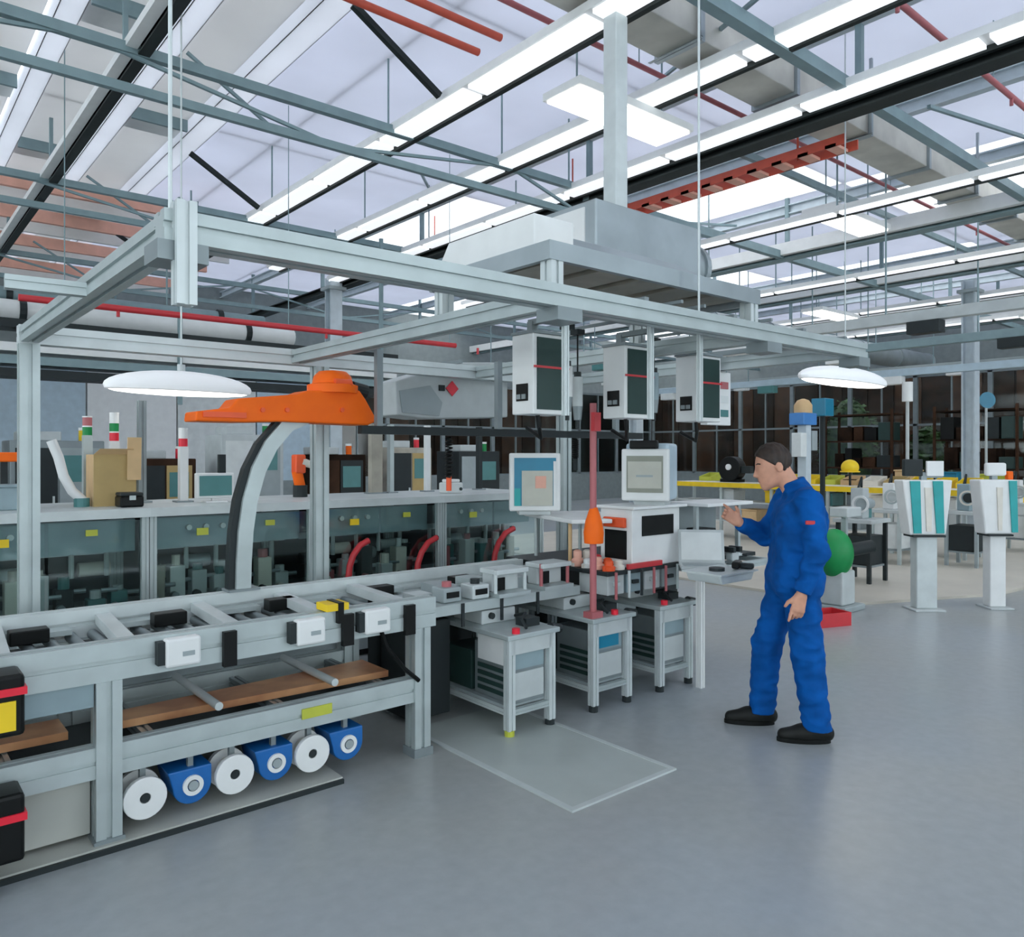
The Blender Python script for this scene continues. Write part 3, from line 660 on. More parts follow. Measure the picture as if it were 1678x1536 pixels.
# ================================================================== GUARDED MACHINE MODULES (second line)
def module(x0, x1, lab, red, seed, gx):
    rnd = random.Random(seed); y0, y1, zt = 5.62, 6.55, 1.29
    t = thing('guarded_machine', lab, 'machine', (x0, y0, 0), 'guarded machine modules behind the conveyor')
    MB().box(x0 + .02, x1 - .02, y0 + .03, y1, .06, .55).build('base_cabinet', 'grey_panel', t)
    MB().box(x0 + .06, x1 - .06, y0 + .08, y1 - .05, 0, .06).build('plinth', 'dark', t)
    MB().box(x0, x1, y0 - .06, y1 + .03, zt - .06, zt).build('top_shelf', 'alu_white', t)
    MB().box(x0 + .03, x1 - .03, y1 - .03, y1, .55, zt - .06).build('back_panel', 'dark', t)
    for x in (x0 + .025, x1 - .025):
        for y in (y0, y1 - .05): MB().prof((x, y, .55), (x, y, zt - .06), .045).build('post', 'alu', t)
    MB().prof((x0 + .05, y0, .585), (x1 - .05, y0, .585), .04).build('sill', 'alu_dark', t)
    xm = (x0 + x1) / 2
    MB().box(x0 + .05, xm - .01, y0 + .012, y0 + .018, .61, zt - .08).build('guard_pane', 'guard_glass', t)
    MB().box(xm + .01, x1 - .05, y0 + .012, y0 + .018, .61, zt - .08).build('guard_pane', 'guard_glass', t)
    # upper band of the guard: sheet-metal header
    MB().box(x0 + .05, x1 - .05, y0 + .14, y0 + .16, .99, zt - .08).build('header_plate', 'blue_grey', t)
    q = MB().box(xm - .28, xm - .2, y0 - .0, y0 + .008, 1.08, 1.13).build('warning_label', 'yellow' if seed % 2 else 'lime', t)
    MB().box(xm + .22, xm + .29, y0 - .0, y0 + .008, 1.12, 1.16).build('warning_label', 'lime', t)
    for k in range(3): MB().cyl((x0 + .3 + k*.12, y0 + .13, 1.13), (x0 + .3 + k*.12, y0 + .10, 1.13), .02, n=10).build('valve', 'white', t)
    cols = ['cream', 'grey_light', 'dark', 'cream', 'teal_panel', 'paper', 'alu_white', 'galv_brown', 'rose', 'dark']
    for k in range(7):
        cx = x0 + .14 + k*(x1 - x0 - .28)/6; cy = y0 + rnd.uniform(.15, .4); h = rnd.uniform(.12, .34)
        md = MB().box(cx - .055, cx + .055, cy - .05, cy + .06, .55, .55 + h).build('drive_unit', rnd.choice(cols), t, bevel=.008)
        MB().cyl((cx, cy, .55 + h), (cx, cy, .55 + h + rnd.uniform(.03, .09)), rnd.uniform(.025, .045), n=12).build('cap', rnd.choice(cols), md)
        MB().cyl((cx - .03, cy - .05, .62), (cx - .03, cy - .10, .62), .028, n=12).build('knob', rnd.choice(['dark', 'cream', 'rose', 'galv']), md)
        MB().cyl((cx + .03, cy - .02, .70 + .02*(k % 3)), (cx + .13, cy - .02, .70 + .02*(k % 3)), .016, n=8).build('coupling', 'galv', md)
    for k in range(4):
        cx = x0 + .12 + k*.25
        MB().cyl((cx, y0 + .5, .78 + .06*(k % 2)), (cx + .2, y0 + .5, .78 + .06*(k % 2)), .05, n=14).build('motor', ['grey_light', 'dark', 'cream', 'galv'][(k + seed) % 4], t, smooth=True)
    MB().bar((x0 + .06, y0 + .42, .98), (x1 - .06, y0 + .42, .98), .05).build('linear_axis', 'galv', t)
    for k in range(5): MB().cyl((x0 + .15 + k*.22, y0 + .40, .80), (x0 + .15 + k*.22, y0 + .40, .97), .018, n=10).build('cylinder', 'grey_light', t)
    for (u, v) in red:
        YH = y0 - .045
        MB().tube([at(u + du, v + dv, Y=YH) for du, dv in ((-17, 40), (-15, 20), (-9, 2), (2, -14), (16, -22))], .026, 10).build('air_hose', 'red', t, smooth=True)
        q = at(u - 17, v + 40, Y=YH); MB().box(q.x - .035, q.x + .035, YH - .03, y0 - .0, q.z - .03, q.z + .01).build('hose_socket', 'dark', t)
        q = at(u + 16, v - 22, Y=YH); MB().cyl(q, (q.x + .005, y0, q.z), .02, n=10).build('hose_end', 'dark', t)
module(-.9, .3, 'glazed machine module at the start of the second line', (), 3, ())
module(.3, 1.5, 'glazed machine module below the ochre carton, packed with drive units', (), 11, ())
module(1.5, 2.7, 'glazed machine module seen behind the curved post of the orange jib', (), 6, ())
module(2.7, 3.9, 'glazed machine module with two red air hoses', ((588, 908), (700, 903)), 9, ())
module(3.9, 5.1, 'glazed machine module with one red air hose behind the monitors', ((826, 888),), 14, ())

ZS = 1.29
# things standing on the machine shelf
p = at(178, 815, Z=ZS); p = at(182, 815, Y=6.05)
t = thing('carton', 'open ochre cardboard carton standing on the machine shelf', 'box', (p.x, p.y, ZS))
w2 = .135
for nm, a in (('side_wall', (p.x-w2, p.x+w2, p.y-.12, p.y-.11)), ('side_wall', (p.x-w2, p.x+w2, p.y+.11, p.y+.12)), ('end_wall', (p.x-w2, p.x-w2+.01, p.y-.11, p.y+.11)), ('end_wall', (p.x+w2-.01, p.x+w2, p.y-.11, p.y+.11))):
    MB().box(*a, ZS, ZS + .36).build(nm, 'ochre' if a[1] - a[0] > .1 else 'tan', t)
MB().box(p.x-w2+.01, p.x+w2-.01, p.y-.11, p.y+.11, ZS, ZS+.012).build('bottom', 'ochre', t)
MB().obox((p.x + w2 - .02, p.y - .15, ZS + .33), (.09, .012, .30), Matrix.Rotation(.05, 3, 'X')).build('flap', 'tan', t)
MB().ext([(p.x-w2, p.y-.12, ZS+.36), (p.x+w2, p.y-.12, ZS+.36), (p.x+w2-.03, p.y-.17, ZS+.40), (p.x-w2+.03, p.y-.17, ZS+.40)], (0, .008, 0)).build('flap', 'tan', t)
p = at(212, 818, Y=5.8)
t = thing('black_case', 'small black case lying on the machine shelf beside the carton', 'case', (p.x, p.y, ZS))
MB().box(p.x-.075, p.x+.075, p.y-.08, p.y+.08, ZS, ZS+.075).build('lower_shell', 'black', t, bevel=.012)
MB().box(p.x-.072, p.x+.072, p.y-.077, p.y+.077, ZS+.075, ZS+.10).build('lid', 'dark', t, bevel=.01)
MB().box(p.x-.02, p.x+.02, p.y-.09, p.y-.08, ZS+.05, ZS+.08).build('latch', 'alu', t)
t = thing('curved_tube', 'white curved chute tube rising from the machine shelf left of the carton', 'tube', (at(134, 815, Y=6.0).x, 6.0, ZS))
pts = [at(134, 817, Y=6.0), at(118, 805, Y=6.0), at(104, 780, Y=6.0), at(96, 750, Y=6.0), at(84, 722, Y=6.0)]
MB().tube([Vector((pts[0].x + .02, 6.0, ZS + .03))] + pts[1:], .032, 12).build('tube_body', 'white', t, smooth=True)
MB().cyl((pts[0].x, 6.0, ZS), (pts[0].x, 6.0, ZS + .06), .05, n=16).build('socket', 'teal_panel', t)
def status_post(u, y, h, lab, m, seq):
    x = at(u, 800, Y=y).x
    t = thing('signal_post', lab, 'signal light', (x, y, ZS))
    MB().box(x-.03, x+.03, y-.03, y+.03, ZS, ZS+h).build('post', m, t)
    MB().box(x-.06, x+.06, y-.06, y+.06, ZS, ZS+.012).build('base', 'alu_dark', t)
    for k, c in enumerate(seq):
        MB().cyl((x, y, ZS + h + k*.07), (x, y, ZS + h + .06 + k*.07), .032, n=16).build('lens', c, t)
        MB().cyl((x, y, ZS + h + .06 + k*.07), (x, y, ZS + h + .07 + k*.07), .034, n=16).build('collar', 'white', t)
status_post(187, 6.3, .46, 'signal post with red and green lamps behind the carton', 'white', ['red_bright', 'green', 'white'])
status_post(143, 6.35, .50, 'signal post with green lamp beside the curved white tube', 'alu', ['green', 'rose'])
status_post(300, 6.1, .42, 'signal post with a red lamp beyond the dark upright', 'white', ['red_bright', 'white'])
t = thing('dark_upright', 'dark grey upright profile standing on the machine shelf by the case', 'post', (at(232, 800, Y=6.2).x, 6.2, ZS))
x = at(232, 800, Y=6.2).x
MB().prof((x, 6.2, ZS), (x, 6.2, 2.05), .055).build('profile', 'alu_dark', t); MB().box(x-.06, x+.06, 6.14, 6.26, ZS, ZS+.015).build('base', 'alu_dark', t)
x = at(352, 800, Y=5.95).x
t = thing('small_monitor', 'small monitor with dark green screen on the machine shelf', 'monitor', (x, 5.95, ZS))
MB().box(x-.14, x+.14, 5.93, 5.99, ZS+.03, ZS+.22).build('casing', 'white', t, bevel=.008)
MB().box(x-.12, x+.12, 5.924, 5.93, ZS+.05, ZS+.20).build('screen', 'teal_panel', t)
MB().box(x-.08, x+.08, 5.90, 6.02, ZS, ZS+.012).build('base', 'white', t); MB().box(x-.02, x+.02, 5.95, 5.98, ZS+.01, ZS+.05).build('neck', 'white', t)
MB().box(x+.03, x+.08, 5.94, 5.98, ZS+.22, ZS+.36).build('camera_pod', 'dark', t)
def robot(u, y, lab, s=1.0):
    x = at(u, 790, Y=y).x
    t = thing('small_robot', lab, 'robot', (x, y, ZS))
    MB().cyl((x, y, ZS), (x, y, ZS+.10), .06, n=18).build('base', 'dark', t)
    MB().tube([(x, y, ZS+.08), (x - .03, y, ZS+.22)], .045, 14).build('shoulder', 'orange', t, smooth=True)
    MB().box(x-.06, x+.03, y-.055, y+.055, ZS+.20, ZS+.36*s).build('elbow_housing', 'orange_red', t, bevel=.015)
    MB().tube([(x, y - .03, ZS+.30), (x + .12, y - .03, ZS+.26), (x + .22, y - .03, ZS+.06)], [.036, .032, .026], 12).build('forearm', 'cream', t, smooth=True)
robot(492, 6.2, 'small robot with orange housing and cream forearm on the machine shelf')
t = thing('orange_beam', 'orange horizontal beam on short legs at the start of the second line', 'beam', (.4, 6.3, ZS))
xx = at(40, 742, Y=6.3).x
MB().box(-.6, xx, 6.25, 6.35, 1.60, 1.665).build('beam', 'orange', t, bevel=.008)
for x in (-.4, xx - .12): MB().bar((x, 6.3, ZS), (x, 6.3, 1.60), .04).build('leg', 'dark', t)
x = at(10, 800, Y=6.0).x
t = thing('blue_bin', 'dark blue grey bin under the orange beam on the machine shelf', 'bin', (x, 6.0, ZS))
MB().ext([(x-.16, 5.9, ZS), (x+.09, 5.9, ZS), (x+.11, 5.9, ZS+.15), (x-.18, 5.9, ZS+.15)], (0, .2, 0)).build('bin_body', 'blue_grey', t, bevel=.008)
MB().box(x-.19, x+.12, 5.89, 6.11, ZS+.15, ZS+.165).build('rim', 'blue_grey', t)
# tall uprights with glazing further along the shelf
for u, m, lab in ((615, 'galv_brown', 'brown grey upright panel on the machine shelf behind the orange jib'), (700, 'white', 'white slim upright on the machine shelf beyond the orange jib'), (640, 'alu', 'grey slim upright next to the brown grey panel'), (785, 'dark', 'black slim upright under the grey sloped enclosure')):
    y = 6.3; x = at(u, 790, Y=y).x
    wd = .06 if u == 615 else .022
    t = thing('upright', lab, 'post', (x, y, ZS))
    MB().box(x-wd, x+wd, y-.03, y+.03, ZS, 1.93).build('panel', m, t, bevel=.004)
    MB().box(x-wd-.03, x+wd+.03, y-.05, y+.05, ZS, ZS+.012).build('base', 'alu_dark', t)
x = at(740, 800, Y=5.9).x
t = thing('white_device', 'small white measuring device on the machine shelf near the blue monitor', 'device', (x, 5.9, ZS))
MB().box(x-.09, x+.09, 5.84, 5.98, ZS, ZS+.10).build('housing', 'paper', t, bevel=.012); MB().box(x-.07, x+.07, 5.86, 5.96, ZS+.10, ZS+.13).build('lid', 'white', t, bevel=.01)
MB().cyl((x+.06, 5.83, ZS+.04), (x+.06, 5.84, ZS+.04), .015, n=12).build('dial', 'dark', t)

# third row: tall cabinets behind the guarded machines
cabs = [(-.9, .75, 1.7, 'grey_panel', 'dark grey cabinet with red beacon in the row behind the guarded machines', 'red_bright'),
        (.15, .8, 1.95, 'galv_brown', 'brown grey cabinet with green beacon behind the ochre carton', 'green'),
        (1.2, .9, 1.8, 'alu_dark', 'dark cabinet with wide window behind the dark upright', 'yellow'),
        (2.4, .7, 1.6, 'brown_mid', 'dark brown cabinet behind the small monitor', 'red_bright'),
        (3.4, .8, 1.9, 'grey_light', 'light grey cabinet behind the curved post of the orange jib', 'green'),
        (4.6, .8, 1.65, 'brown', 'black brown cabinet behind the small robot', 'orange'),
        (5.8, .7, 1.75, 'galv_brown', 'brown grey cabinet behind the white slim upright', 'red_bright'),
        (7.0, .8, 1.7, 'dark', 'black cabinet beyond the blue monitor', 'green')]
for i, (x, wd, h, m, lab, bc) in enumerate(cabs):
    y = 9.6; t = thing('machine_cabinet', lab, 'cabinet', (x, y, 0), 'cabinets behind the guarded machines')
    MB().box(x, x + wd, y, y + .6, .06, h).build('body', m, t, bevel=.012); MB().box(x + .04, x + wd - .04, y + .04, y + .56, 0, .06).build('plinth', 'dark', t)
    q = MB().box(x + .05, x + wd/2 - .01, y - .012, y, .15, h - .08).build('door', ['grey_panel', 'ochre', 'dark', 'dark', 'paper', 'brown_mid', 'dark', 'grey_panel'][i], t); MB().box(x + wd/2 - .06, x + wd/2 - .04, y - .03, y - .012, h*.6, h*.6 + .12).build('handle', 'alu_white', q)
    q = MB().box(x + wd/2 + .01, x + wd - .05, y - .012, y, .15, h - .08).build('door', ['dark', 'brown_mid', 'grey_panel', 'ochre', 'grey_panel', 'dark', 'ochre', 'dark'][i], t); MB().box(x + wd/2 + .04, x + wd - .09, y - .018, y - .012, h - .45, h - .16).build('window', 'teal_panel', q)
    MB().cyl((x + wd*.8, y + .2, h), (x + wd*.8, y + .2, h + .12), .04, n=14).build('beacon', bc, t); MB().cyl((x + wd*.8, y + .2, h + .12), (x + wd*.8, y + .2, h + .15), .042, n=14).build('beacon_cap', 'white', t)
    MB().box(x + .1, x + wd*.55, y + .1, y + .5, h, h + .10).build('filter_box', 'grey_light', t, bevel=.01)
# grey sloped enclosure hanging behind the frame
t = thing('sloped_enclosure', 'grey white sloped enclosure with a red diamond sign hanging under the frame', 'enclosure', (2.9, 4.8, 1.85))
YE = 5.02
ol = [(648, 625), (690, 612), (760, 594), (832, 594), (832, 684), (700, 686), (650, 680)]
MB().ext([at(u, v, Y=YE) for u, v in ol], (0, .32, 0)).build('housing', 'grey_light', t, bevel=.01)
MB().ext([at(u, v, Y=YE - .012) for u, v in ((655, 640), (705, 632), (725, 660), (720, 682), (660, 676))], (0, .012, 0)).build('side_grille', 'grey_panel', t)
q = at(741, 637, Y=YE - .012)
MB().obox(q, (.085, .008, .085), Matrix.Rotation(math.radians(45), 3, 'Y')).build('diamond_sign', 'red_bright', t)
for u, v in ((725, 607), (757, 606), (724, 636)):
    q = at(u, v, Y=YE - .008); MB().cbox(q, .05, .016, .045).build('switch', 'dark', t)
for u in (722, 812):
    q = at(u, 615, Y=YE + .16); MB().bar((q.x, YE + .16, q.z), (q.x, YE + .16, 2.37), .03).build('hanger', 'alu_dark', t)
    MB().bar((q.x, FYF, 2.376), (q.x, YE + .18, 2.376), .03).build('hanger_arm', 'alu_dark', t)

# ================================================================== STATIONS: carts, bench, monitors
def cart(x0, lab, k):
    x1 = x0 + .37; y0, y1, zt = 3.46, 4.24, .60
    t = thing('equipment_cart', lab, 'cart', (x0, y0, 0), 'equipment carts docked along the stations')
    for x in (x0 + .025, x1 - .025):
        for y in (y0 + .025, y1 - .025):
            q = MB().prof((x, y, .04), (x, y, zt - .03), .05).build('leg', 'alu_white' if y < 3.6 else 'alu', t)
            MB().cyl((x, y, 0), (x, y, .04), .03, n=12).build('foot', 'lime' if (k == 0 and y < 3.6 and x < x0 + .1) else 'dark', q)
    MB().box(x0 - .02, x1 + .02, y0 - .02, y1 + .02, zt - .03, zt).build('top_plate', 'alu', t, bevel=.005)
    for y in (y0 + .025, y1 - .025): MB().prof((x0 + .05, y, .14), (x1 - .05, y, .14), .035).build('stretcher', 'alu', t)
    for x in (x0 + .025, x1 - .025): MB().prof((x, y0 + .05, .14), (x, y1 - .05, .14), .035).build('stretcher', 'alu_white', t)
    MB().box(x0 + .02, x1 - .02, y0 + .05, y1 - .05, .16, .175).build('shelf', 'grey_panel', t)
    b = MB().box(x0 + .055, x1 - .055, y0 + .04, y0 + .40, .175, .50).build('drive_cabinet', 'alu_dark', t, bevel=.006)
    MB().box(x0 + .07, x1 - .07, y0 + .032, y0 + .04, .20, .36).build('door', 'grey_light', b)
    MB().box(x0 + .07, x1 - .07, y0 + .032, y0 + .04, .38, .48).build('door', 'blue_grey', b)
    for i in range(4): MB().box(x0 + .047, x0 + .055, y0 + .08, y0 + .36, .21 + i*.045, .235 + i*.045).build('vent_slat', 'dark_green', b)
    MB().box(x0 + .06, x1 - .06, y0 + .44, y1 - .06, .175, .42).build('battery_box', 'dark_green', t, bevel=.006)
    if k == 0: MB().box(x0 + .035, x0 + .045, y0 + .06, y0 + .34, .40, .55).build('instruction_sheet', 'white', t)
    if k == 1: MB().box(x0 + .05, x1 - .12, y0 + .012, y0 + .02, .40, .56).build('panel', 'cyan_screen', t)
    MB().box(x0 + .02, x1 - .02, y0 + .0, y0 + .02, zt - .12, zt - .03).build('apron', 'grey_light', t)
    # fixtures clamped on top
    f = MB().box(x0 + .05, x1 - .05, y0 + .32, y0 + .62, zt, zt + .085).build('fixture', 'grey_light', t, bevel=.008)
    MB().cyl((x0 + .12, y0 + .30, zt + .05), (x0 + .12, y0 + .33, zt + .05), .02, n=12).build('dial', 'dark', f)
    MB().box(x0 + .22, x1 - .04, y0 + .1, y0 + .2, zt, zt + .05).build('clamp', 'dark', t)
    bx_ = x0 + (.22 if k == 1 else .07)
    MB().cyl((bx_, y0 + .02, zt), (bx_, y0 + .02, zt + .03), .024, n=14).build('stop_button', 'red_bright', t)
    MB().cyl((x1 + .0, y0 + .05, zt - .01), (x1 + .08, y0 + .05, zt - .03), .03, n=12).build('handle', 'dark', t)
    MB().tube([(x0 + .3, y0 + .3, zt + .03), (x0 + .3, y0 + .2, zt + .06), (x0 + .2, y0 + .12, zt + .05), (x0 + .15, y0 + .02, zt + .02)], .010, 8).build('cable', 'dark', t)
cart(2.88, 'equipment cart with white sheet on its side, standing on the pale floor mat', 0)
cart(3.58, 'equipment cart with blue front panel, middle of the three carts', 1)
cart(4.24, 'equipment cart beside the white bench leg near the worker', 2)
# pale floor mat
t = thing('floor_mat', 'pale grey floor mat lying in front of the equipment carts', 'mat', (2.8, 3.0, 0))
cs = [at(742, 1234, Z=.006), at(940, 1330, Z=.006), at(1092, 1254, Z=.006), at(905, 1190, Z=.006)]
A = cs[1]; mx0 = 2.53; mx1 = 3.45; my0 = 2.72; my1 = 3.62
mx0 = cs[0].x*.5 + cs[1].x*.5; my0 = cs[1].y; mx1 = cs[2].x; my1 = 3.95
MB().box(mx0 + .03, mx1 - .03, my0 + .03, my1, 0, .008).build('surface', 'mat_rubber', t)
for a in ((mx0, mx1, my0, my0 + .03), (mx0, mx0 + .03, my0 + .03, my1), (mx1 - .03, mx1, my0 + .03, my1)): MB().box(*a, 0, .010).build('edge_strip', 'mat_edge', t)

# bench with black top
BX0, BX1, BY0, BY1, BZ = 3.81, 5.55, 3.55, 4.62, .865
t = thing('work_bench', 'grey assembly bench with black worktop edge carrying the monitors', 'bench', (BX0, BY0, 0))
MB().box(BX0, BX1, BY0, BY1, BZ - .03, BZ).build('worktop', 'dark', t, bevel=.004)
for x in (BX0 + .05, BX1 - .05):
    for y in (BY0 + .85, BY1 - .05): MB().prof((x, y, 0), (x, y, BZ - .03), .06).build('leg', 'alu', t)
MB().box(BX0 + .08, BX1 - .02, BY1 - .02, BY1, .05, BZ - .03).build('back_panel', 'dark', t)  # dark sheet added to keep the space under the bench in shade
for i in range(3): MB().box(BX0 + .12 + i*.55, BX0 + .6 + i*.55, 4.30, 4.55, .08, .56).build('drive_cabinet', ['dark', 'alu_dark', 'dark'][i], t, bevel=.008)
for i in range(6): MB().cyl((BX0 + .06 + i*.13, BY0 - .02, .68), (BX0 + .06 + i*.13, BY0 - .02, .86), .010, n=8).build('guide_post', ['rose', 'alu_white', 'dark', 'rose', 'rose', 'alu'][i], t)
MB().prof((4.56, 3.36, .0), (4.56, 3.36, .80), .045).build('leg', 'white', t)
MB().prof((4.52, 3.36, .82), (5.5, 3.36, .82), .045).build('front_beam', 'alu', t)
for x in (4.6, 5.45): MB().prof((x, 3.38, .82), (x, BY0 + .1, .82), .04).build('side_beam', 'alu', t)
for i in range(4):
    x = BX0 + .03 + i*.19
    m_ = ['grey_light', 'blue_grey', 'grey_light', 'grey_panel'][i]
    q = MB().box(x, x + .165, BY0 + .03, BY0 + .3, .70, BZ - .03).build('drawer', m_, t, bevel=.005)
    MB().box(x + .05, x + .11, BY0 + .012, BY0 + .03, .76, .785).build('handle', 'dark' if i % 2 else 'alu_white', q)
# press units between carts and bench
for i, (x, lab) in enumerate(((3.02, 'grey press unit with black slot on the conveyor deck before the carton-coloured parts'), (3.42, 'grey press unit with red clamp on the conveyor deck beside the red mast'))):
    t = thing('press_unit', ['grey press unit with black slot on the conveyor deck', 'grey press unit with red side bars next to the red mast'][i], 'machine', (x, 3.9, .76), 'press units on the deck')
    y0 = 3.72 + .02*i
    MB().box(x, x + .26, y0, y0 + .2, .761, .785).build('base', 'alu', t)
    MB().box(x + .02, x + .24, y0 + .1, y0 + .2, .785, .90).build('column', 'grey_light', t, bevel=.008)
    MB().box(x + .06, x + .12, y0 + .09, y0 + .10, .79, .87).build('slot', 'black', t)
    for dx in (.0, .24): MB().cyl((x + dx + .01, y0 + .05, .785), (x + dx + .01, y0 + .05, .93), .012, n=10).build('guide_rod', 'rose' if i else 'alu_white', t)
    MB().box(x, x + .26, y0 + .02, y0 + .2, .90, .93).build('crown', 'alu_white', t, bevel=.005)
# red mast with orange beacon
mxp = at(972, 1000, Y=3.50)
t = thing('red_mast', 'slim dark red mast with an orange bell beacon between the monitors', 'mast', (mxp.x, 3.50, .60))
MB().cyl((mxp.x, 3.50, .601), (mxp.x, 3.50, 1.98), .022, n=14).build('mast', 'rose', t, smooth=True)
MB().box(mxp.x - .05, mxp.x + .05, 3.46, 3.54, .601, .64).build('foot', 'rose', t)
bz = at(975, 862, Y=3.50).z
MB().lathe((mxp.x + .005, 3.50, bz), [(.062, -.11), (.066, -.04), (.055, .03), (.035, .09), (.024, .12)], 20).build('beacon', 'orange', t, smooth=True)
MB().box(mxp.x - .03, mxp.x + .03, 3.46, 3.49, 1.80, 1.92).build('junction_box', 'red', t)

# monitors
def R_z(deg): return Matrix.Rotation(math.radians(deg), 3, 'Z')
def obj_local(t, R, o):
    """box in a rotated local frame: x right, y depth (away), z up"""
    def f(name, m, x0, x1, y0, y1, z0, z1, bevel=0.0, par=None):
        mb = MB(); c = Vector(((x0+x1)/2, (y0+y1)/2, (z0+z1)/2))
        mb.obox(o + R @ c, (abs(x1-x0), abs(y1-y0), abs(z1-z0)), R); return mb.build(name, m, par or t, bevel=bevel)
    return f
o = at(877, 842, t=5.75); o.z = 1.20
t = thing('monitor', 'white framed monitor with bright blue screen border on the white shelf', 'monitor', (o.x, o.y, o.z))
f = obj_local(t, R_z(-36), o)
f('casing', 'white', -.19, .19, 0, .07, .03, .46, .012); f('rear_housing', 'grey_panel', -.14, .15, .07, .30, .06, .38, .02)
f('screen', 'cyan_screen', -.155, .155, -.006, 0, .07, .425)
f('window', 'screen_beige', -.10, .13, -.010, -.006, .07, .33); f('status_bar', 'teal', -.155, -.11, -.009, -.006, .07, .20)
f('side_bar', 'white', .135, .155, -.010, -.006, .07, .40); f('picture', 'salmon', -.0, .08, -.013, -.010, .20, .29)
f('stand', 'grey_light', -.12, .12, .02, .22, 0, .03, .006)
# white shelf below it
t = thing('white_shelf', 'bright white shelf board on posts under the blue monitor', 'shelf', (o.x, o.y, BZ))
sy0, sy1 = 3.95, 4.60
MB().ext([(3.76, 3.84, 1.17), (4.02, 3.70, 1.17), (4.03, 3.93, 1.17), (4.42, 3.93, 1.17), (4.50, 4.40, 1.17), (3.98, 4.60, 1.17)], (0, 0, .03)).build('board', 'white', t, bevel=.006)
for x, y in ((3.90, 4.0), (4.32, 4.02), (4.36, 4.36), (4.02, 4.5)): MB().cyl((x, y, BZ), (x, y, 1.17), .014, n=10).build('post', 'tan' if y < 4.2 else 'alu', t)
# parts lying on the bench below the shelf
rnd = random.Random(4)
pcol = ['orange_red', 'cream', 'salmon', 'orange_red', 'paper', 'red', 'salmon', 'cream']
plab = ['orange red housing part', 'cream moulded part', 'salmon plastic part', 'orange red cover part', 'pale paper wrapped part', 'red plastic part', 'salmon cap part', 'cream bracket part']
ploc = ['at the worktop edge', 'by the slim post', 'under the shelf middle', 'against the rear post', 'next to the red mast', 'behind the slim post', 'between the shelf posts', 'at the worktop corner']
for i in range(8):
    x = 3.875 + (i % 2)*.095; y = 3.60 + (i // 2)*.10
    t = thing('assembly_part', '%s lying on the bench %s' % (plab[i], ploc[i]), 'part', (x, y, BZ), 'parts on the bench under the white shelf')
    h = rnd.uniform(.05, .11)
    MB().lathe((x, y, BZ), [(.042, 0), (.045, h*.4), (.03, h*.55), (.03, h), (.016, h + .01)], 16).build('body', pcol[i], t, smooth=True)
    MB().box(x - .05, x + .05, y - .012, y + .012, BZ, BZ + .025).build('lug', pcol[(i + 3) % 8], t)
# white test cabinet
cx0, cy0 = 4.06, 3.60
p0 = at(1036, 930, t=5.35)
cx0, cy0 = p0.x, p0.y
t = thing('test_cabinet', 'white test cabinet with dark window on the bench under the beige monitor', 'cabinet', (cx0, cy0, BZ))
MB().box(cx0, cx0 + .52, cy0, cy0 + .30, BZ, 1.27).build('body', 'white', t, bevel=.008)
MB().box(cx0 + .10, cx0 + .44, cy0 - .008, cy0, 1.08, 1.22).build('window', 'black', t)
MB().box(cx0 - .008, cx0, cy0 + .05, cy0 + .25, .92, 1.12).build('side_opening', 'black', t)
MB().box(cx0 - .03, cx0, cy0 + .05, cy0 + .25, 1.14, 1.21).build('orange_cover', 'orange_red', t, bevel=.008)
MB().box(cx0 - .06, cx0 + .30, cy0 - .02, cy0 + .0, BZ, BZ + .035).build('red_strip', 'red', t)
MB().box(cx0 - .03, cx0 + .56, cy0 - .04, cy0 + .33, 1.27, 1.29).build('roof_plate', 'white', t, bevel=.005)
# beige monitor
o = Vector((cx0 + .20, cy0 + .02, 1.29))
t = thing('monitor', 'deep white monitor with beige screen standing on the test cabinet', 'monitor', (o.x, o.y, o.z))
f = obj_local(t, R_z(-62), o)
f('casing', 'white', -.20, .14, 0, .05, .03, .40, .012); f('rear_housing', 'pale_blue', -.18, .13, .05, .40, .03, .44, .02)
f('screen', 'screen_grey', -.16, .10, -.006, 0, .09, .35); f('page', 'screen_beige', -.15, .09, -.010, -.006, .12, .31)
f('text_line', 'grey_panel', -.09, .03, -.012, -.010, .20, .215); f('camera', 'black', -.14, .06, -.01, .06, .40, .46, .01); f('foot', 'grey_light', -.12, .10, .05, .28, 0, .03)
# laptop and small table items at the worker's station
o = Vector((at(1150, 905, t=5.5).x, at(1150, 905, t=5.5).y, BZ))
t = thing('laptop', 'light grey open laptop on the bench in front of the worker', 'laptop', (o.x, o.y, o.z))
f = obj_local(t, R_z(-48), o)
f('base', 'grey_light', -.16, .16, -.22, .0, .0, .02, .004); f('keyboard', 'grey_panel', -.14, .14, -.18, -.06, .02, .023)
mb = MB().obox(o + R_z(-48) @ Vector((0, .05, .13)), (.32, .015, .24), R_z(-48) @ Matrix.Rotation(math.radians(-18), 3, 'X')); lid = mb.build('screen_lid', 'grey_light', t, bevel=.004)
MB().obox(o + R_z(-48) @ Vector((0, .040, .132)), (.28, .006, .20), R_z(-48) @ Matrix.Rotation(math.radians(-18), 3, 'X')).build('display', 'paper', lid)
t = thing('shelf_unit', 'white top shelf on grey back panel behind the laptop', 'shelf', (4.95, 4.1, BZ))
q = at(1175, 825, t=5.9)
MB().box(q.x - .28, q.x + .30, q.y - .12, q.y + .25, q.z - .012, q.z + .012).build('board', 'white', t, bevel=.004)
MB().box(q.x - .25, q.x + .28, q.y + .21, q.y + .24, BZ, q.z - .012).build('back_panel', 'alu_dark', t)
for dx in (-.26, .27): MB().bar((q.x + dx, q.y + .0, BZ), (q.x + dx, q.y + .0, q.z - .012), .03).build('post', 'alu', t)
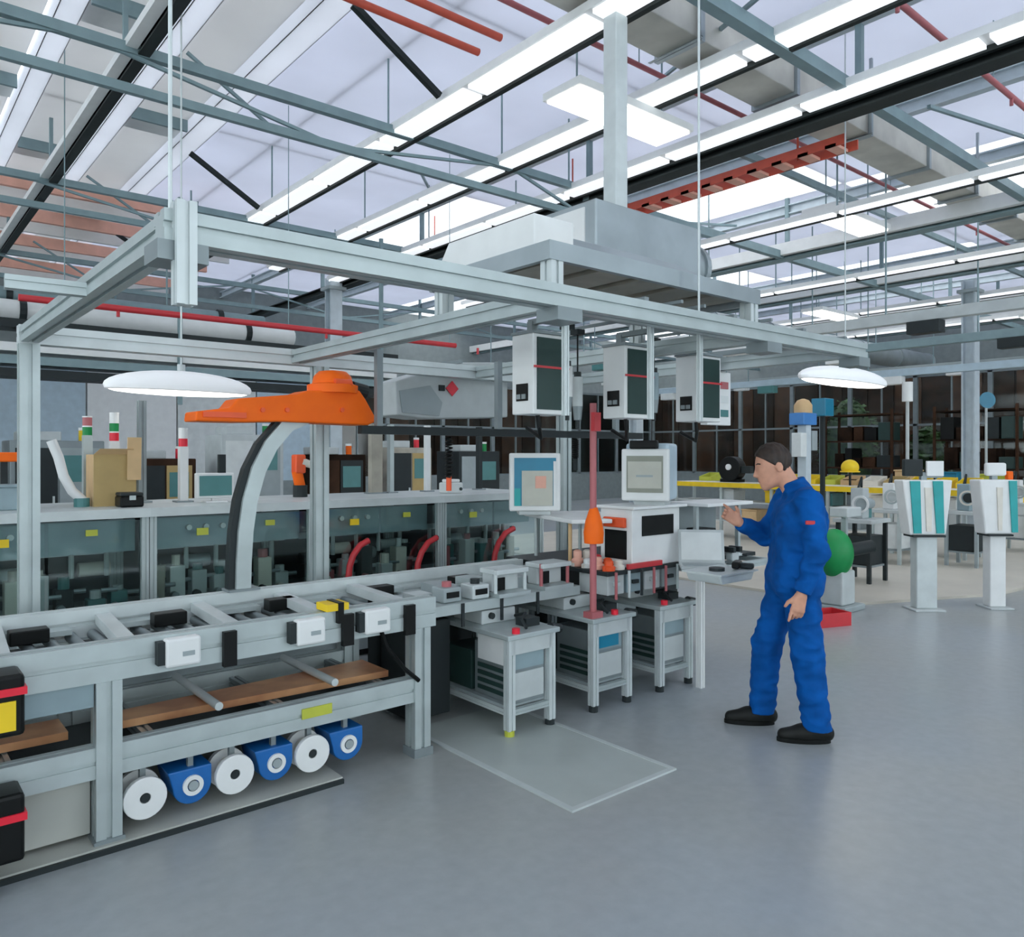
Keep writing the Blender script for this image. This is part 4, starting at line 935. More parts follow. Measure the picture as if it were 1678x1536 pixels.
MB().box(q.x - .1, q.x + .06, q.y + .05, q.y + .21, BZ, BZ + .22).build('file_box', 'dark', t, bevel=.006)
t = thing('steel_tray', 'shallow pale tray on the bench edge at the worker station', 'tray', (4.75, 3.3, .84))
q = at(1178, 930, t=5.0); q.z = .845
MB().ext([(q.x-.16, q.y-.14, .845), (q.x+.16, q.y-.14, .845), (q.x+.19, q.y-.14, .90), (q.x-.19, q.y-.14, .90)], (0, .26, 0)).build('pan', 'alu_white', t, bevel=.01)
MB().box(q.x - .2, q.x + .2, q.y - .16, q.y + .14, .90, .91).build('rim', 'alu_white', t)
q2 = at(1150, 885, t=5.1)
MB().cyl((q.x - .05, q.y - .02, .91), (q.x - .05, q.y - .02, .93), .05, n=16).build('dish', 'dark', t)
t = thing('hand_scanner', 'black hand scanner lying on the tray by the worker', 'scanner', (q.x + .1, q.y - .05, .91))
MB().obox((q.x + .11, q.y - .06, .94), (.13, .05, .045), R_z(25)).build('head', 'black', t, bevel=.012)
MB().obox((q.x + .16, q.y - .10, .93), (.05, .09, .035), R_z(25)).build('grip', 'dark', t, bevel=.01)
# vise, gauges and feeder boxes around the stations
q = at(1165, 965, t=5.05); x, y = 4.95, 3.47
t = thing('bench_vise', 'grey bench vise with dark jaws on the bench front beam beside the tray', 'vise', (x, 3.36, .843))
y = 3.36
MB().box(x - .05, x + .05, y - .04, y + .04, .844, .865).build('base', 'grey_panel', t, bevel=.004)
MB().box(x - .045, x + .045, y - .03, y + .03, .865, .93).build('body', 'grey_light', t, bevel=.012)
for dx in (-.06, .02): MB().box(x + dx, x + dx + .035, y - .05, y + .05, .93, .97).build('jaw', 'dark', t, bevel=.004)
MB().cyl((x + .05, y, .90), (x + .12, y, .90), .010, n=10).build('screw', 'alu_white', t); MB().cyl((x + .115, y - .05, .90), (x + .115, y + .05, .90), .006, n=8).build('handle', 'dark', t)
fb = [(2.66, 3.80, 'grey_panel', 'dark grey feeder box on the conveyor deck next to the end of the front rail'), (2.86, 3.78, 'alu_white', 'pale feeder box with black slot on the conveyor deck above the sheet cart')]
for x, y, m, lab in fb:
    t = thing('feeder_box', lab, 'box', (x, y, .761), 'feeder boxes on the conveyor deck')
    MB().box(x, x + .13, y, y + .13, .762, .85).build('body', m, t, bevel=.008)
    MB().box(x + .02, x + .11, y - .006, y, .79, .825).build('slot', 'black', t); MB().cyl((x + .065, y + .065, .85), (x + .065, y + .065, .88), .03, n=14).build('lid', 'rose' if m == 'grey_panel' else 'dark', t)
for i, (x, y, lab) in enumerate(((2.98, 4.12, 'black coiled hose hanging from the dark tool rail beside the blue monitor'), (4.15, 4.12, 'black coiled hose hanging from the dark tool rail above the test cabinet'))):
    t = thing('coiled_hose', lab, 'hose', (x, y, 1.3), 'coiled hoses on the tool rail')
    zt_ = 1.764; zb_ = 1.50 if i == 0 else 1.62
    n = 90; MB().tube([(x + .022*math.cos(k*.75), 4.2 + .022*math.sin(k*.75), zt_ - (zt_ - zb_)*k/n) for k in range(n + 1)], .006, 6).build('coil', 'black', t, smooth=True)
    MB().cyl((x, 4.2, zb_ - .09), (x, 4.2, zb_ + .005), .018, n=12).build('nozzle', 'orange_red' if i == 0 else 'dark', t)
# ================================================================== WORKER
class SDF:
    """distance field on a grid; primitives are blended in one by one, then meshed as one surface"""
    def __init__(s, lo, hi, h):
        s.h = h; s.lo = np.array(lo, float); n = [int((b - a) / h) + 2 for a, b in zip(lo, hi)]; s.n = n
        s.d = np.full(n, .25, np.float32); s.ax = [lo[i] + h * np.arange(n[i]) for i in range(3)]
    def sub(s, lo, hi):
        sl = []
        for i in range(3):
            a = max(0, int((lo[i] - s.lo[i]) / s.h) - 1); b = min(s.n[i], int((hi[i] - s.lo[i]) / s.h) + 2); sl.append(slice(a, max(a, b)))
        g = np.meshgrid(*[s.ax[i][sl[i]] for i in range(3)], indexing='ij'); return tuple(sl), g
    def blend(s, sl, nd, k):
        o = s.d[sl]
        if k <= 0: s.d[sl] = np.minimum(o, nd); return
        hh = np.clip(.5 + .5 * (o - nd) / k, 0, 1); s.d[sl] = o * (1 - hh) + nd * hh - k * hh * (1 - hh)
    def cap(s, a, b, ra, rb=None, k=.03, m=.08):
        rb = ra if rb is None else rb; a = np.array(a, float); b = np.array(b, float); r = max(ra, rb) + m
        sl, g = s.sub(np.minimum(a, b) - r, np.maximum(a, b) + r)
        ab = b - a; L = max(1e-9, ab @ ab)
        t = np.clip(sum((g[i] - a[i]) * ab[i] for i in range(3)) / L, 0, 1)
        s.blend(sl, np.sqrt(sum((g[i] - a[i] - t * ab[i])**2 for i in range(3))) - (ra + (rb - ra) * t), k); return s
    def elli(s, c, r, k=.03, m=.08, R=None):
        c = np.array(c, float); r = np.array(r, float); e = max(r) + m; sl, g = s.sub(c - e, c + e)
        q = [g[i] - c[i] for i in range(3)]
        if R is not None: q = [sum(R[j][i] * q[j] for j in range(3)) for i in range(3)]
        k0 = np.sqrt(sum((q[i] / r[i])**2 for i in range(3))); k1 = np.sqrt(sum((q[i] / r[i]**2)**2 for i in range(3)))
        s.blend(sl, k0 * (k0 - 1) / np.maximum(k1, 1e-6), k); return s
    def mesh(s):
        d = s.d; n = s.n; neg = d < 0
        cs = [(i, j, k) for i in (0, 1) for j in (0, 1) for k in (0, 1)]
        def cn(a, c): return a[c[0]:n[0]-1+c[0], c[1]:n[1]-1+c[1], c[2]:n[2]-1+c[2]]
        cnt = sum(cn(neg, c).astype(np.int8) for c in cs); act = (cnt > 0) & (cnt < 8)
        idx = np.full(act.shape, -1, np.int64); I = np.argwhere(act); idx[act] = np.arange(len(I))
        acc = np.zeros((len(I), 3)); num = np.zeros(len(I))
        for c in cs:
            for ax in range(3):
                if c[ax]: continue
                e = list(c); e[ax] = 1
                da = d[I[:, 0]+c[0], I[:, 1]+c[1], I[:, 2]+c[2]]; db = d[I[:, 0]+e[0], I[:, 1]+e[1], I[:, 2]+e[2]]
                x = (da < 0) != (db < 0); t = np.where(x, da / np.where(x, da - db, 1), 0)
                p = np.array(c, float)[None] + np.zeros((len(I), 3)); p[:, ax] += t
                acc[x] += p[x]; num[x] += 1
        V = s.lo + s.h * (I + acc / num[:, None]); Q = []
        for ax in range(3):
            sl0 = [slice(None)]*3; sl1 = [slice(None)]*3; sl0[ax] = slice(0, n[ax]-1); sl1[ax] = slice(1, n[ax])
            x = np.argwhere(neg[tuple(sl0)] != neg[tuple(sl1)])
            b, c = [k for k in range(3) if k != ax]
            x = x[(x[:, b] > 0) & (x[:, c] > 0) & (x[:, b] < n[b]-1) & (x[:, c] < n[c]-1)]
            def at_(db, dc):
                y = x.copy(); y[:, b] -= db; y[:, c] -= dc; return idx[y[:, 0], y[:, 1], y[:, 2]]
            Q.append(np.stack([at_(1, 1), at_(0, 1), at_(0, 0), at_(1, 0)], 1))
        Q = np.concatenate(Q); Q = Q[(Q >= 0).all(1)]
        return V, Q
def sdf_build(s, name, m, parent, smooth_iter=2):
    V, Q = s.mesh(); me = bpy.data.meshes.new(name); me.from_pydata(V.tolist(), [], Q.tolist())
    bm = bmesh.new(); bm.from_mesh(me); bmesh.ops.recalc_face_normals(bm, faces=bm.faces)
    for _ in range(smooth_iter): bmesh.ops.smooth_vert(bm, verts=bm.verts, factor=.5, use_axis_x=True, use_axis_y=True, use_axis_z=True)
    bm.to_mesh(me); bm.free(); me.materials.append(M[m])
    for p_ in me.polygons: p_.use_smooth = True
    o = bpy.data.objects.new(name, me); C.objects.link(o); o.parent = parent; return o
A3 = np.array
# joints: x forward, y to his left, z up
hipL, kneL, ankL = A3((-.03, .095, .90)), A3((-.055, .135, .50)), A3((-.105, .15, .10))
hipR, kneR, ankR = A3((.0, -.095, .90)), A3((.115, -.12, .50)), A3((.145, -.13, .10))
shL, elL, wrL = A3((-.05, .195, 1.385)), A3((-.075, .265, 1.10)), A3((.015, .275, .865))
shR, elR, wrR = A3((-.02, -.19, 1.385)), A3((.10, -.235, 1.14)), A3((.285, -.12, 1.235))
pit = math.radians(14); HP = A3((0, 0, 1.47))
def hd(p):      # tilt of the head about the neck
    q = A3(p) - HP; return HP + A3((q[0]*math.cos(pit) + q[2]*math.sin(pit), q[1], -q[0]*math.sin(pit) + q[2]*math.cos(pit)))
RH = A3(((math.cos(pit), 0, math.sin(pit)), (0, 1, 0), (-math.sin(pit), 0, math.cos(pit))))
def hand(s, w_, d, thumb, palmn, curl, L=.185):
    """five-fingered hand: d = pointing direction, palmn = palm normal, thumb = sideways towards the thumb"""
    d = d / np.linalg.norm(d); sd = thumb - d * (thumb @ d); sd /= np.linalg.norm(sd); pn = np.cross(d, sd); pn = pn if pn @ palmn > 0 else -pn
    for o in (-.026, -.009, .009, .026): s.cap(w_ + d*.012 + sd*o*.7, w_ + d*.088 + sd*o, .017, .0135, k=.012, m=.04)
    for i, (o, ln) in enumerate(((.030, .072), (.010, .082), (-.010, .076), (-.029, .060))):
        c = curl[i]; b = w_ + d*.09 + sd*o*1.05
        d1 = d*math.cos(c*.5) + pn*math.sin(c*.5); d2 = d*math.cos(c) + pn*math.sin(c); d3 = d*math.cos(c*1.5) + pn*math.sin(c*1.5)
        p1 = b + d1*ln*.45; p2 = p1 + d2*ln*.32; p3 = p2 + d3*ln*.23
        s.cap(b, p1, .0098, .0092, k=.006, m=.03).cap(p1, p2, .0092, .0085, k=.004, m=.03).cap(p2, p3, .0085, .0072, k=.004, m=.03)
    tb = w_ + d*.03 + sd*.03; t1 = tb + sd*.026 + d*.028 + pn*.012; t2 = t1 + sd*.008 + d*.028 + pn*.010
    s.cap(tb, t1, .015, .0115, k=.012, m=.03).cap(t1, t2, .0112, .009, k=.004, m=.03)
bs = SDF((-.28, -.34, .0), (.50, .38, 1.80), .006)
for a, b, ra, rb in ((hipL, kneL, .085, .06), (kneL, ankL, .06, .04), (hipR, kneR, .085, .06), (kneR, ankR, .06, .04), (shL, elL, .05, .042), (elL, wrL, .042, .028), (shR, elR, .05, .042), (elR, wrR, .042, .028)):
    bs.cap(a, b, ra, rb)
for ank, ft in ((ankL, .16), (ankR, .16)): bs.cap(ank + A3((0, 0, -.04)), ank + A3((ft, 0, -.06)), .03, .024)
for z, x, hw, r in ((1.37, -.045, .13, .06), (1.27, -.035, .08, .11), (1.10, -.025, .06, .11), (.94, -.02, .07, .115)): bs.cap((x, -hw, z), (x, hw, z), r)
bs.cap((-.03, 0, 1.40), hd((.03, 0, 1.54)), .062, .056, k=.03)
bs.elli(hd((.075, 0, 1.625)), (.098, .077, .105), k=.02, R=RH).elli(hd((.112, 0, 1.565)), (.070, .060, .088), k=.03, R=RH)
bs.cap(hd((.150, 0, 1.492)), hd((.152, 0, 1.50)), .022, k=.025)
bs.cap(hd((.168, 0, 1.610)), hd((.192, 0, 1.572)), .009, .0125, k=.012, m=.03)
for sy in (-1, 1):
    bs.cap(hd((.182, sy*.010, 1.568)), hd((.172, sy*.016, 1.570)), .009, k=.008, m=.03)
    bs.cap(hd((.158, sy*.018, 1.632)), hd((.140, sy*.048, 1.630)), .010, k=.012, m=.03)
    bs.elli(hd((.060, sy*.080, 1.595)), (.022, .010, .033), k=.006, m=.03, R=RH)
bs.cap(hd((.172, -.018, 1.537)), hd((.172, .018, 1.537)), .007, k=.008, m=.03).cap(hd((.169, -.016, 1.524)), hd((.169, .016, 1.524)), .007, k=.008, m=.03)
hand(bs, wrL, A3((.22, .0, -1.0)), A3((1., .0, .2)), A3((0, -1., 0)), (.15, .75, .9, .95))
hand(bs, wrR, A3((.75, .25, .55)), A3((-.3, .1, .9)), A3((0, 1., 0)), (.35, 1.0, 1.1, 1.15))
FD = Vector((-SA, CA, 0)); FD = Matrix.Rotation(math.radians(-6), 3, 'Z') @ FD
mp = at(1297, 1195, t=4.62)
man = thing('person', 'person in blue coveralls and dark shoes standing at the bench, one hand raised', 'person', (mp.x, mp.y, 0))
man.rotation_euler = (0, 0, math.atan2(FD.y, FD.x))
body = sdf_build(bs, 'body', 'skin', man, 1)
# coveralls
cs_ = SDF((-.32, -.36, .02), (.42, .40, 1.60), .007)
for a, b, ra, rb in ((hipL, kneL, .112, .090), (kneL, ankL + A3((0, 0, -.03)), .090, .082), (hipR, kneR, .112, .088), (kneR, ankR + A3((0, 0, -.03)), .088, .080)): cs_.cap(a, b, ra, rb, k=.035)
for z, x, hw, r in ((1.385, -.05, .135, .080), (1.27, -.045, .095, .138), (1.15, -.035, .085, .140), (1.02, -.025, .085, .142), (.92, -.015, .085, .142)): cs_.cap((x, -hw, z), (x, hw, z), r, k=.05)
for a, b, ra, rb in ((shL, elL, .078, .064), (elL, wrL, .064, .050), (shR, elR, .078, .064), (elR, wrR, .064, .048)): cs_.cap(a, b, ra, rb, k=.028)
cs_.cap((-.045, 0, 1.40), (-.005, 0, 1.488), .090, .076, k=.03)
X, Y_, Z_ = np.meshgrid(*cs_.ax, indexing='ij')
leg = np.clip((.85 - Z_) / .2, 0, 1); arm = np.clip((np.abs(Y_) - .2) / .05, 0, 1)
rs_ = np.random.RandomState(5); wv = np.zeros_like(cs_.d)
for q_ in range(9):
    kx, ky, kz = rs_.normal(0, 1, 3)*A3((26, 22, 34)); wv += (np.sin(X*kx + Y_*ky + Z_*kz + rs_.uniform(0, 6.28))*.0016).astype(np.float32)
wv = np.abs(wv)*1.7 - .002
for j_, am in ((kneL, .004), (kneR, .004), (elL, .004), (elR, .004), (ankL, .005), (ankR, .005)):
    r2 = (X-j_[0])**2 + (Y_-j_[1])**2 + (Z_-j_[2])**2
    wv += (am*np.exp(-r2/.012)*np.sin(Z_*85 + X*30 + Y_*14)).astype(np.float32)
cs_.d += wv
dist = np.exp(-((Z_ - 1.0)/.02)**2); cs_.d += (.007*dist*(1-arm)).astype(np.float32)          # waist seam
cs_.d = np.maximum(cs_.d, (.075 - Z_).astype(np.float32))                                     # hems
for w_, e_ in ((wrL, elL), (wrR, elR)):                                                        # cuffs
    u_ = (w_ - e_) / np.linalg.norm(w_ - e_); c_ = w_ - u_*.012
    pl = sum((g - c_[i])*u_[i] for i, g in enumerate((X, Y_, Z_))); rr = np.sqrt(sum((g - w_[i])**2 for i, g in enumerate((X, Y_, Z_)))) - .085
    cs_.d = np.maximum(cs_.d, -np.maximum(-pl, rr)).astype(np.float32)
pl = (Z_ - 1.497) + .35*(X - .0); cs_.d = np.maximum(cs_.d, pl.astype(np.float32))           # neckline
cov = sdf_build(cs_, 'coverall', 'coverall', body, 2)
def lb(c, sx, sy, sz, name, m, par, bevel=.003):
    mb = MB().cbox(c, sx, sy, sz); o_ = mb.build(name, m, None, bevel=bevel); o_.parent = par; return o_
lb((-.03, .289, 1.27), .05, .016, .022, 'emblem', 'red', body)
hs = SDF((-.12, -.14, 1.40), (.26, .14, 1.80), .005)
hs.elli(hd((.070, 0, 1.637)), (.106, .085, .108), k=0, R=RH)
X, Y_, Z_ = np.meshgrid(*hs.ax, indexing='ij'); q0 = hd((.075, 0, 1.603))
tl = (X - q0[0])*math.sin(pit); xx_ = (X - q0[0])*math.cos(pit) - (Z_ - q0[2])*math.sin(pit); zz_ = (X - q0[0])*math.sin(pit) + (Z_ - q0[2])*math.cos(pit)
cut = np.where(xx_ < -.0, 1.25*xx_, .95*xx_) - zz_
hs.d += (.004*np.sin(X*150 + Y_*60)*np.sin(Y_*140 + Z_*40)).astype(np.float32)
hs.d = np.maximum(hs.d, (cut*.7).astype(np.float32)); sdf_build(hs, 'hair', 'hair', body, 1)
for sy in (-1, 1):
    e = hd((.158, sy*.030, 1.612)); mb = MB().ell(e, (.010, .011, .008), 12, 8); o_ = mb.build('eye', 'dark', None, smooth=True); o_.parent = body
    a_, b_ = hd((.171, sy*.014, 1.634)), hd((.152, sy*.048, 1.634)); mb = MB().tube([a_, (a_ + b_)/2 + A3((.004, 0, .004)), b_], .005, 6); o_ = mb.build('eyebrow', 'hair', None); o_.parent = body
o_ = MB().tube([hd((.175, -.02, 1.531)), hd((.181, 0, 1.532)), hd((.175, .02, 1.531))], .0035, 6).build('lips', 'rose', None); o_.parent = body
for nm, ank in (('shoe', ankL), ('shoe', ankR)):
    ss = SDF((ank[0]-.14, ank[1]-.09, 0), (ank[0]+.28, ank[1]+.09, .20), .005)
    ss.cap(ank + A3((-.045, 0, -.045)), ank + A3((.08, .0, -.05)), .050, .047).cap(ank + A3((.08, 0, -.05)), ank + A3((.185, 0, -.062)), .047, .036).cap(ank + A3((0, 0, -.03)), ank + A3((0, 0, .01)), .048)
    Z_ = np.meshgrid(*ss.ax, indexing='ij')[2]; ss.d = np.maximum(ss.d, (.02 - Z_).astype(np.float32))
    sh = sdf_build(ss, nm, 'shoe', body, 1)
    pts = [(ank[0] + .07 + .155*math.cos(a)*(1 if math.cos(a) > 0 else .95), ank[1] + .05*math.sin(a), .001) for a in [2*math.pi*k/24 for k in range(24)]]
    o_ = MB().ext(pts, (0, 0, .024)).build('sole', 'black', None); o_.parent = sh

# ================================================================== BACKGROUND ON THE RIGHT
def terminal(u, v, lab, s, wide):
    t_ = F * EYE / (v - HY); o = at(u, v, t=t_); o.z = .03 if o.x > 10 else 0.0
    t = thing('terminal', lab, 'terminal', (o.x, o.y, o.z), 'white terminals beside the aisle')
    f = obj_local(t, R_z(-40), o)
    f('base_plate', 'grey_light', -.16*s, .16*s, -.12, .16, 0, .02, .005)
    f('pillar', 'alu_white' if wide else 'white', -.11*s, .11*s, -.04, .10, .02, .83, .012)
    R = R_z(-40)
    def P3(x, y, z): return o + R @ Vector((x, y, z))
    MB().ext([P3(-.19*s, -.06, .80), P3(.19*s, -.06, .80), P3(.26*s, -.06, 1.38), P3(-.27*s, -.06, 1.38)], R @ Vector((0, .2, 0))).build('housing', 'white', t, bevel=.015)
    for k in ((-.12, .12) if wide else (.20,)):
        MB().ext([P3((k-.035)*s, -.075, .82), P3((k+.045)*s, -.075, .82), P3((k+.03)*s, -.075, 1.37), P3((k-.075)*s, -.075, 1.37)], R @ Vector((0, .016, 0))).build('teal_stripe', 'teal', t)
    MB().ext([P3(-.02*s, -.072, .84), P3(.03*s, -.072, .84), P3(.04*s, -.072, 1.3), P3(-.04*s, -.072, 1.3)], R @ Vector((0, .012, 0))).build('pale_stripe', 'cream', t)
    f('tray', 'dark', -.17*s, .17*s, -.09, .12, .78, .80)
    f('neck', 'alu_dark', -.03, .03, .02, .07, 1.38, 1.46)
    if wide:
        f('screen_unit', 'dark', -.22, -.02, .0, .06, 1.42, 1.60, .01); f('paper_panel', 'white', .02, .20, .0, .03, 1.42, 1.58, .005); f('panel_bracket', 'alu_dark', .0, .2, .03, .06, 1.40, 1.44)
    else:
        f('screen_unit', 'white', -.10, .12, .0, .06, 1.42, 1.56, .02); f('scanner', 'orange', .13, .19, .0, .06, 1.38, 1.47, .01)
terminal(1516, 1000, 'white terminal with two teal stripes and a grey screen, beside the aisle', 1.0, True)
terminal(1632, 997, 'slim white terminal with one teal stripe and an orange scanner', .78, False)

# long storage bench with bins
BXX, by0, by1, bz = 12.9, 4.6, 10.2, 1.10
t = thing('storage_bench', 'long cream storage bench carrying yellow bins behind the worker', 'bench', (BXX, by0, .03))
MB().box(BXX, BXX + .7, by0, by1, bz - .04, bz).build('top', 'cream', t, bevel=.005)
MB().box(BXX - .02, BXX, by0, by1, bz - .09, bz).build('edge_strip', 'yellow', t)
for k in range(6):
    y = by0 + .06 + k*(by1 - by0 - .12)/5
    for x in (BXX + .05, BXX + .65): MB().bar((x, y, .03), (x, y, bz - .04), .05).build('leg', 'alu', t)
for z in (.35, .72): MB().box(BXX + .04, BXX + .66, by0 + .05, by1 - .05, z, z + .025).build('shelf', 'grey_light', t)
rnd = random.Random(12); cols = ['yellow', 'yellow', 'yellow', 'ochre', 'cream', 'tan', 'lime']
names = {'yellow': 'yellow', 'cream': 'cream', 'ochre': 'ochre', 'tan': 'tan', 'lime': 'lime yellow'}
kind = ['with a low front lip', 'heaped with small parts', 'with a white card']
cnt = {}
p = at(1200, 766, X=BXX + .45); yb = p.y
for k in range(14):
    y = by0 + .12 + k*.385; c = cols[k % 7]
    if yb - .85 < y < yb + .3: continue; x = BXX + .12
    cnt[c] = cnt.get(c, 0) + 1
    t = thing('storage_bin', '%s storage bin on the long bench holding %s' % (names[c], ['dark parts', 'pale grey parts', 'brown parts'][k % 3]), 'bin', (x, y, bz), 'storage bins on the long bench')
    MB().box(x, x + .36, y, y + .29, bz, bz + .012).build('bottom', c, t)
    MB().box(x, x + .012, y, y + .29, bz + .012, bz + .09).build('front_lip', c, t)
    MB().box(x + .348, x + .36, y, y + .29, bz + .012, bz + .17).build('rear_wall', c, t)
    for yy in (y, y + .278): MB().ext([(x + .012, yy, bz + .012), (x + .348, yy, bz + .012), (x + .348, yy, bz + .17), (x + .012, yy, bz + .09)], (0, .012, 0)).build('side_wall', c, t)
    MB().box(x + .03, x + .33, y + .03, y + .26, bz + .012, bz + .06 + .02*(k % 3)).build('contents', ['dark', 'grey_light', 'brown_mid'][k % 3], t)
# things on the shelves under the bench top
for k in range(9):
    y = by0 + .2 + k*.5; z = .376 if k % 2 else .746
    c = ['white', 'dark', 'cream', 'grey_panel', 'teal_panel', 'white', 'yellow', 'tan', 'grey_light'][k]
    t = thing('shelf_box', '%s box on the %s shelf of the long bench' % ({'white': 'white', 'dark': 'black', 'cream': 'cream', 'grey_panel': 'dark grey', 'teal_panel': 'dark teal', 'yellow': 'yellow', 'tan': 'tan', 'grey_light': 'light grey'}[c], 'lower' if k % 2 else 'upper'), 'box', (BXX + .1, y, z), 'boxes on the shelves of the long bench')
    MB().box(BXX + .1, BXX + .5, y, y + .32, z, z + .2).build('body', c, t, bevel=.01); MB().box(BXX + .09, BXX + .51, y - .01, y + .33, z + .2, z + .225).build('lid', c, t, bevel=.005)
p = at(1381, 771, X=BXX + .3)
t = thing('yellow_dome', 'bright yellow domed cover standing above the storage bins', 'cover', (p.x, p.y, bz))
MB().bar((BXX + .56, p.y, bz), (BXX + .56, p.y, 1.34), .03).build('stem', 'dark', t)
MB().ell((BXX + .56, p.y, 1.42), (.15, .15, .14), 22, 14, zmin=-.5).build('dome', 'yellow', t, smooth=True)
MB().lathe((BXX + .56, p.y, 1.335), [(.16, 0), (.17, .01), (.16, .022)], 24).build('rim', 'yellow', t)
p = at(1200, 766, X=BXX + .45)
t = thing('black_blower', 'round black blower with a white hub on the long bench', 'blower', (p.x, p.y, bz))
MB().box(p.x - .1, p.x + .1, p.y - .22, p.y + .22, bz, bz + .06).build('foot', 'black', t)
MB().cyl((p.x - .12, p.y, 1.36), (p.x + .12, p.y, 1.36), .25, n=28).build('casing', 'black', t, bevel=.02)
MB().cyl((p.x - .15, p.y, 1.40), (p.x - .12, p.y, 1.40), .06, n=18).build('hub', 'white', t)
MB().box(p.x - .06, p.x + .06, p.y - .45, p.y - .2, 1.28, 1.42).build('outlet', 'dark', t)
# service pillar with blue and yellow signal head
p = at(1318, 800, t=9.8); x, y = p.x, p.y
t = thing('service_pillar', 'grey service pillar with blue box and yellow lamp behind the worker', 'pillar', (x, y, 0))
MB().box(x-.06, x+.06, y-.06, y+.06, 0, 2.02).build('shaft', 'steel_light', t, bevel=.006); MB().box(x-.14, x+.14, y-.14, y+.14, 0, .02).build('base', 'grey_panel', t)
MB().box(x-.19, x+.13, y-.10, y+.10, 2.02, 2.17).build('blue_box', 'blue_light', t, bevel=.01)
MB().lathe((x - .03, y, 2.17), [(.11, 0), (.11, .1), (.07, .16), (.02, .18)], 18).build('lamp', 'tan', t, smooth=True)
MB().box(x-.22, x-.08, y-.08, y+.05, 1.62, 1.92).build('cabinet', 'paper', t, bevel=.008); MB().box(x+.07, x+.2, y-.07, y+.05, 1.7, 1.95).build('cabinet', 'grey_panel', t, bevel=.008)
MB().tube([(x+.1, y, 2.0), (x+.16, y, 1.98), (x+.17, y, 1.6), (x+.08, y, 1.4)], .012, 8).build('cable', 'dark', t)
p = at(1348, 668, t=10.6)
t = thing('blue_tool_box', 'small teal blue box on a slim dark stand near the service pillar', 'box', (p.x, p.y, 0))
MB().bar((p.x, p.y, .02), (p.x, p.y, p.z - .12), .05).build('stand', 'dark', t); MB().box(p.x-.12, p.x+.12, p.y-.1, p.y+.1, p.z-.12, p.z+.12).build('body', 'cyan_screen', t, bevel=.01); MB().box(p.x-.18, p.x+.18, p.y-.18, p.y+.18, 0, .02).build('base', 'dark', t)
# polishing machine with green guard
p = at(1372, 985, t=8.3); x, y = p.x, p.y
t = thing('polishing_machine', 'grey pedestal machine with a green rounded guard behind the worker', 'machine', (x, y, 0))
MB().box(x-.22, x+.22, y-.2, y+.2, 0, .06).build('base', 'grey_panel', t, bevel=.01)
MB().box(x-.14, x+.14, y-.13, y+.13, .06, .42).build('pedestal', 'grey_light', t, bevel=.02)
MB().ell((x - .06, y, .60), (.20, .19, .26), 26, 18).build('guard', 'green', t, smooth=True)
MB().cyl((x + .06, y - .05, .62), (x + .36, y - .2, .66), .07, n=16).build('motor', 'dark', t, smooth=True)
MB().bar((x + .16, y, .42), (x + .16, y, 1.0), .05).build('column', 'alu', t); MB().box(x + .02, x + .34, y - .1, y + .1, .98, 1.08).build('head', 'grey_light', t, bevel=.012)
p = at(1352, 1000, t=7.55)
t = thing('red_crate', 'low red open crate on the floor behind the worker', 'crate', (p.x, p.y, 0))
R = R_z(-20); o = Vector((p.x, p.y, 0)); f = obj_local(t, R, o)
f('bottom', 'red', -.2, .2, -.13, .13, 0, .012); f('side_wall', 'red', -.2, .2, -.13, -.118, .012, .13); f('side_wall', 'red', -.2, .2, .118, .13, .012, .13); f('end_wall', 'red', -.2, -.188, -.118, .118, .012, .13); f('end_wall', 'red', .188, .2, -.118, .118, .012, .13)
# assembly stands
def stand(u, v, lab, k):
    t_ = F*EYE/(v - HY); p = at(u, v, t=t_); x, y = p.x, p.y
    t = thing('machine_stand', lab, 'machine', (x, y, .03 if x > 9.5 else 0), 'assembly stands on the beige platform')
    for dx in (-.22, .22):
        for dy in (-.2, .2): MB().bar((x+dx, y+dy, .03), (x+dx, y+dy, .78), .045).build('leg', ['dark', 'alu', 'grey_panel'][k % 3], t)
    MB().box(x-.27, x+.27, y-.25, y+.25, .78, .83).build('table', 'grey_light', t, bevel=.006)
    MB().box(x-.2, x+.2, y-.18, y+.18, .25, .62).build('cabinet', ['dark', 'paper', 'dark'][k % 3], t, bevel=.008)
    MB().box(x-.22, x+.22, y-.2, y+.2, .225, .25).build('shelf', 'alu_dark', t)
    MB().box(x-.06, x+.1, y-.05, y+.12, .83, 1.22).build('column', ['grey_light', 'white', 'blue_grey'][k % 3], t, bevel=.012)
    MB().cyl((x-.14, y-.06, 1.02), (x+.1, y-.06, 1.02), .07, n=16).build('spindle', ['grey_panel', 'grey_light', 'dark'][k % 3], t, smooth=True)
    MB().ring((x-.17, y-.06, 1.02), (x-.15, y-.06, 1.02), .11, .085, 20).build('handwheel', ['white', 'alu', 'cream'][k % 3], t)
    MB().cyl((x+.16, y, .83), (x+.16, y, .98), .05, n=14).build('canister', ['teal_panel', 'yellow', 'ochre'][k % 3], t)
    MB().tube([(x, y+.05, 1.2), (x+.1, y+.05, 1.35), (x+.2, y+.1, 1.2), (x+.22, y+.12, .9)], .015, 8).build('hose', 'dark', t)
stand(1412, 955, 'machine stand with black cabinet and white handwheel beside the green guard', 0)
stand(1462, 925, 'machine stand with white cabinet beside the striped terminal', 1)
stand(1585, 930, 'machine stand with dark blue grey column between the two terminals', 2)
stand(1668, 905, 'machine stand with yellow canister beyond the slim terminal', 1)
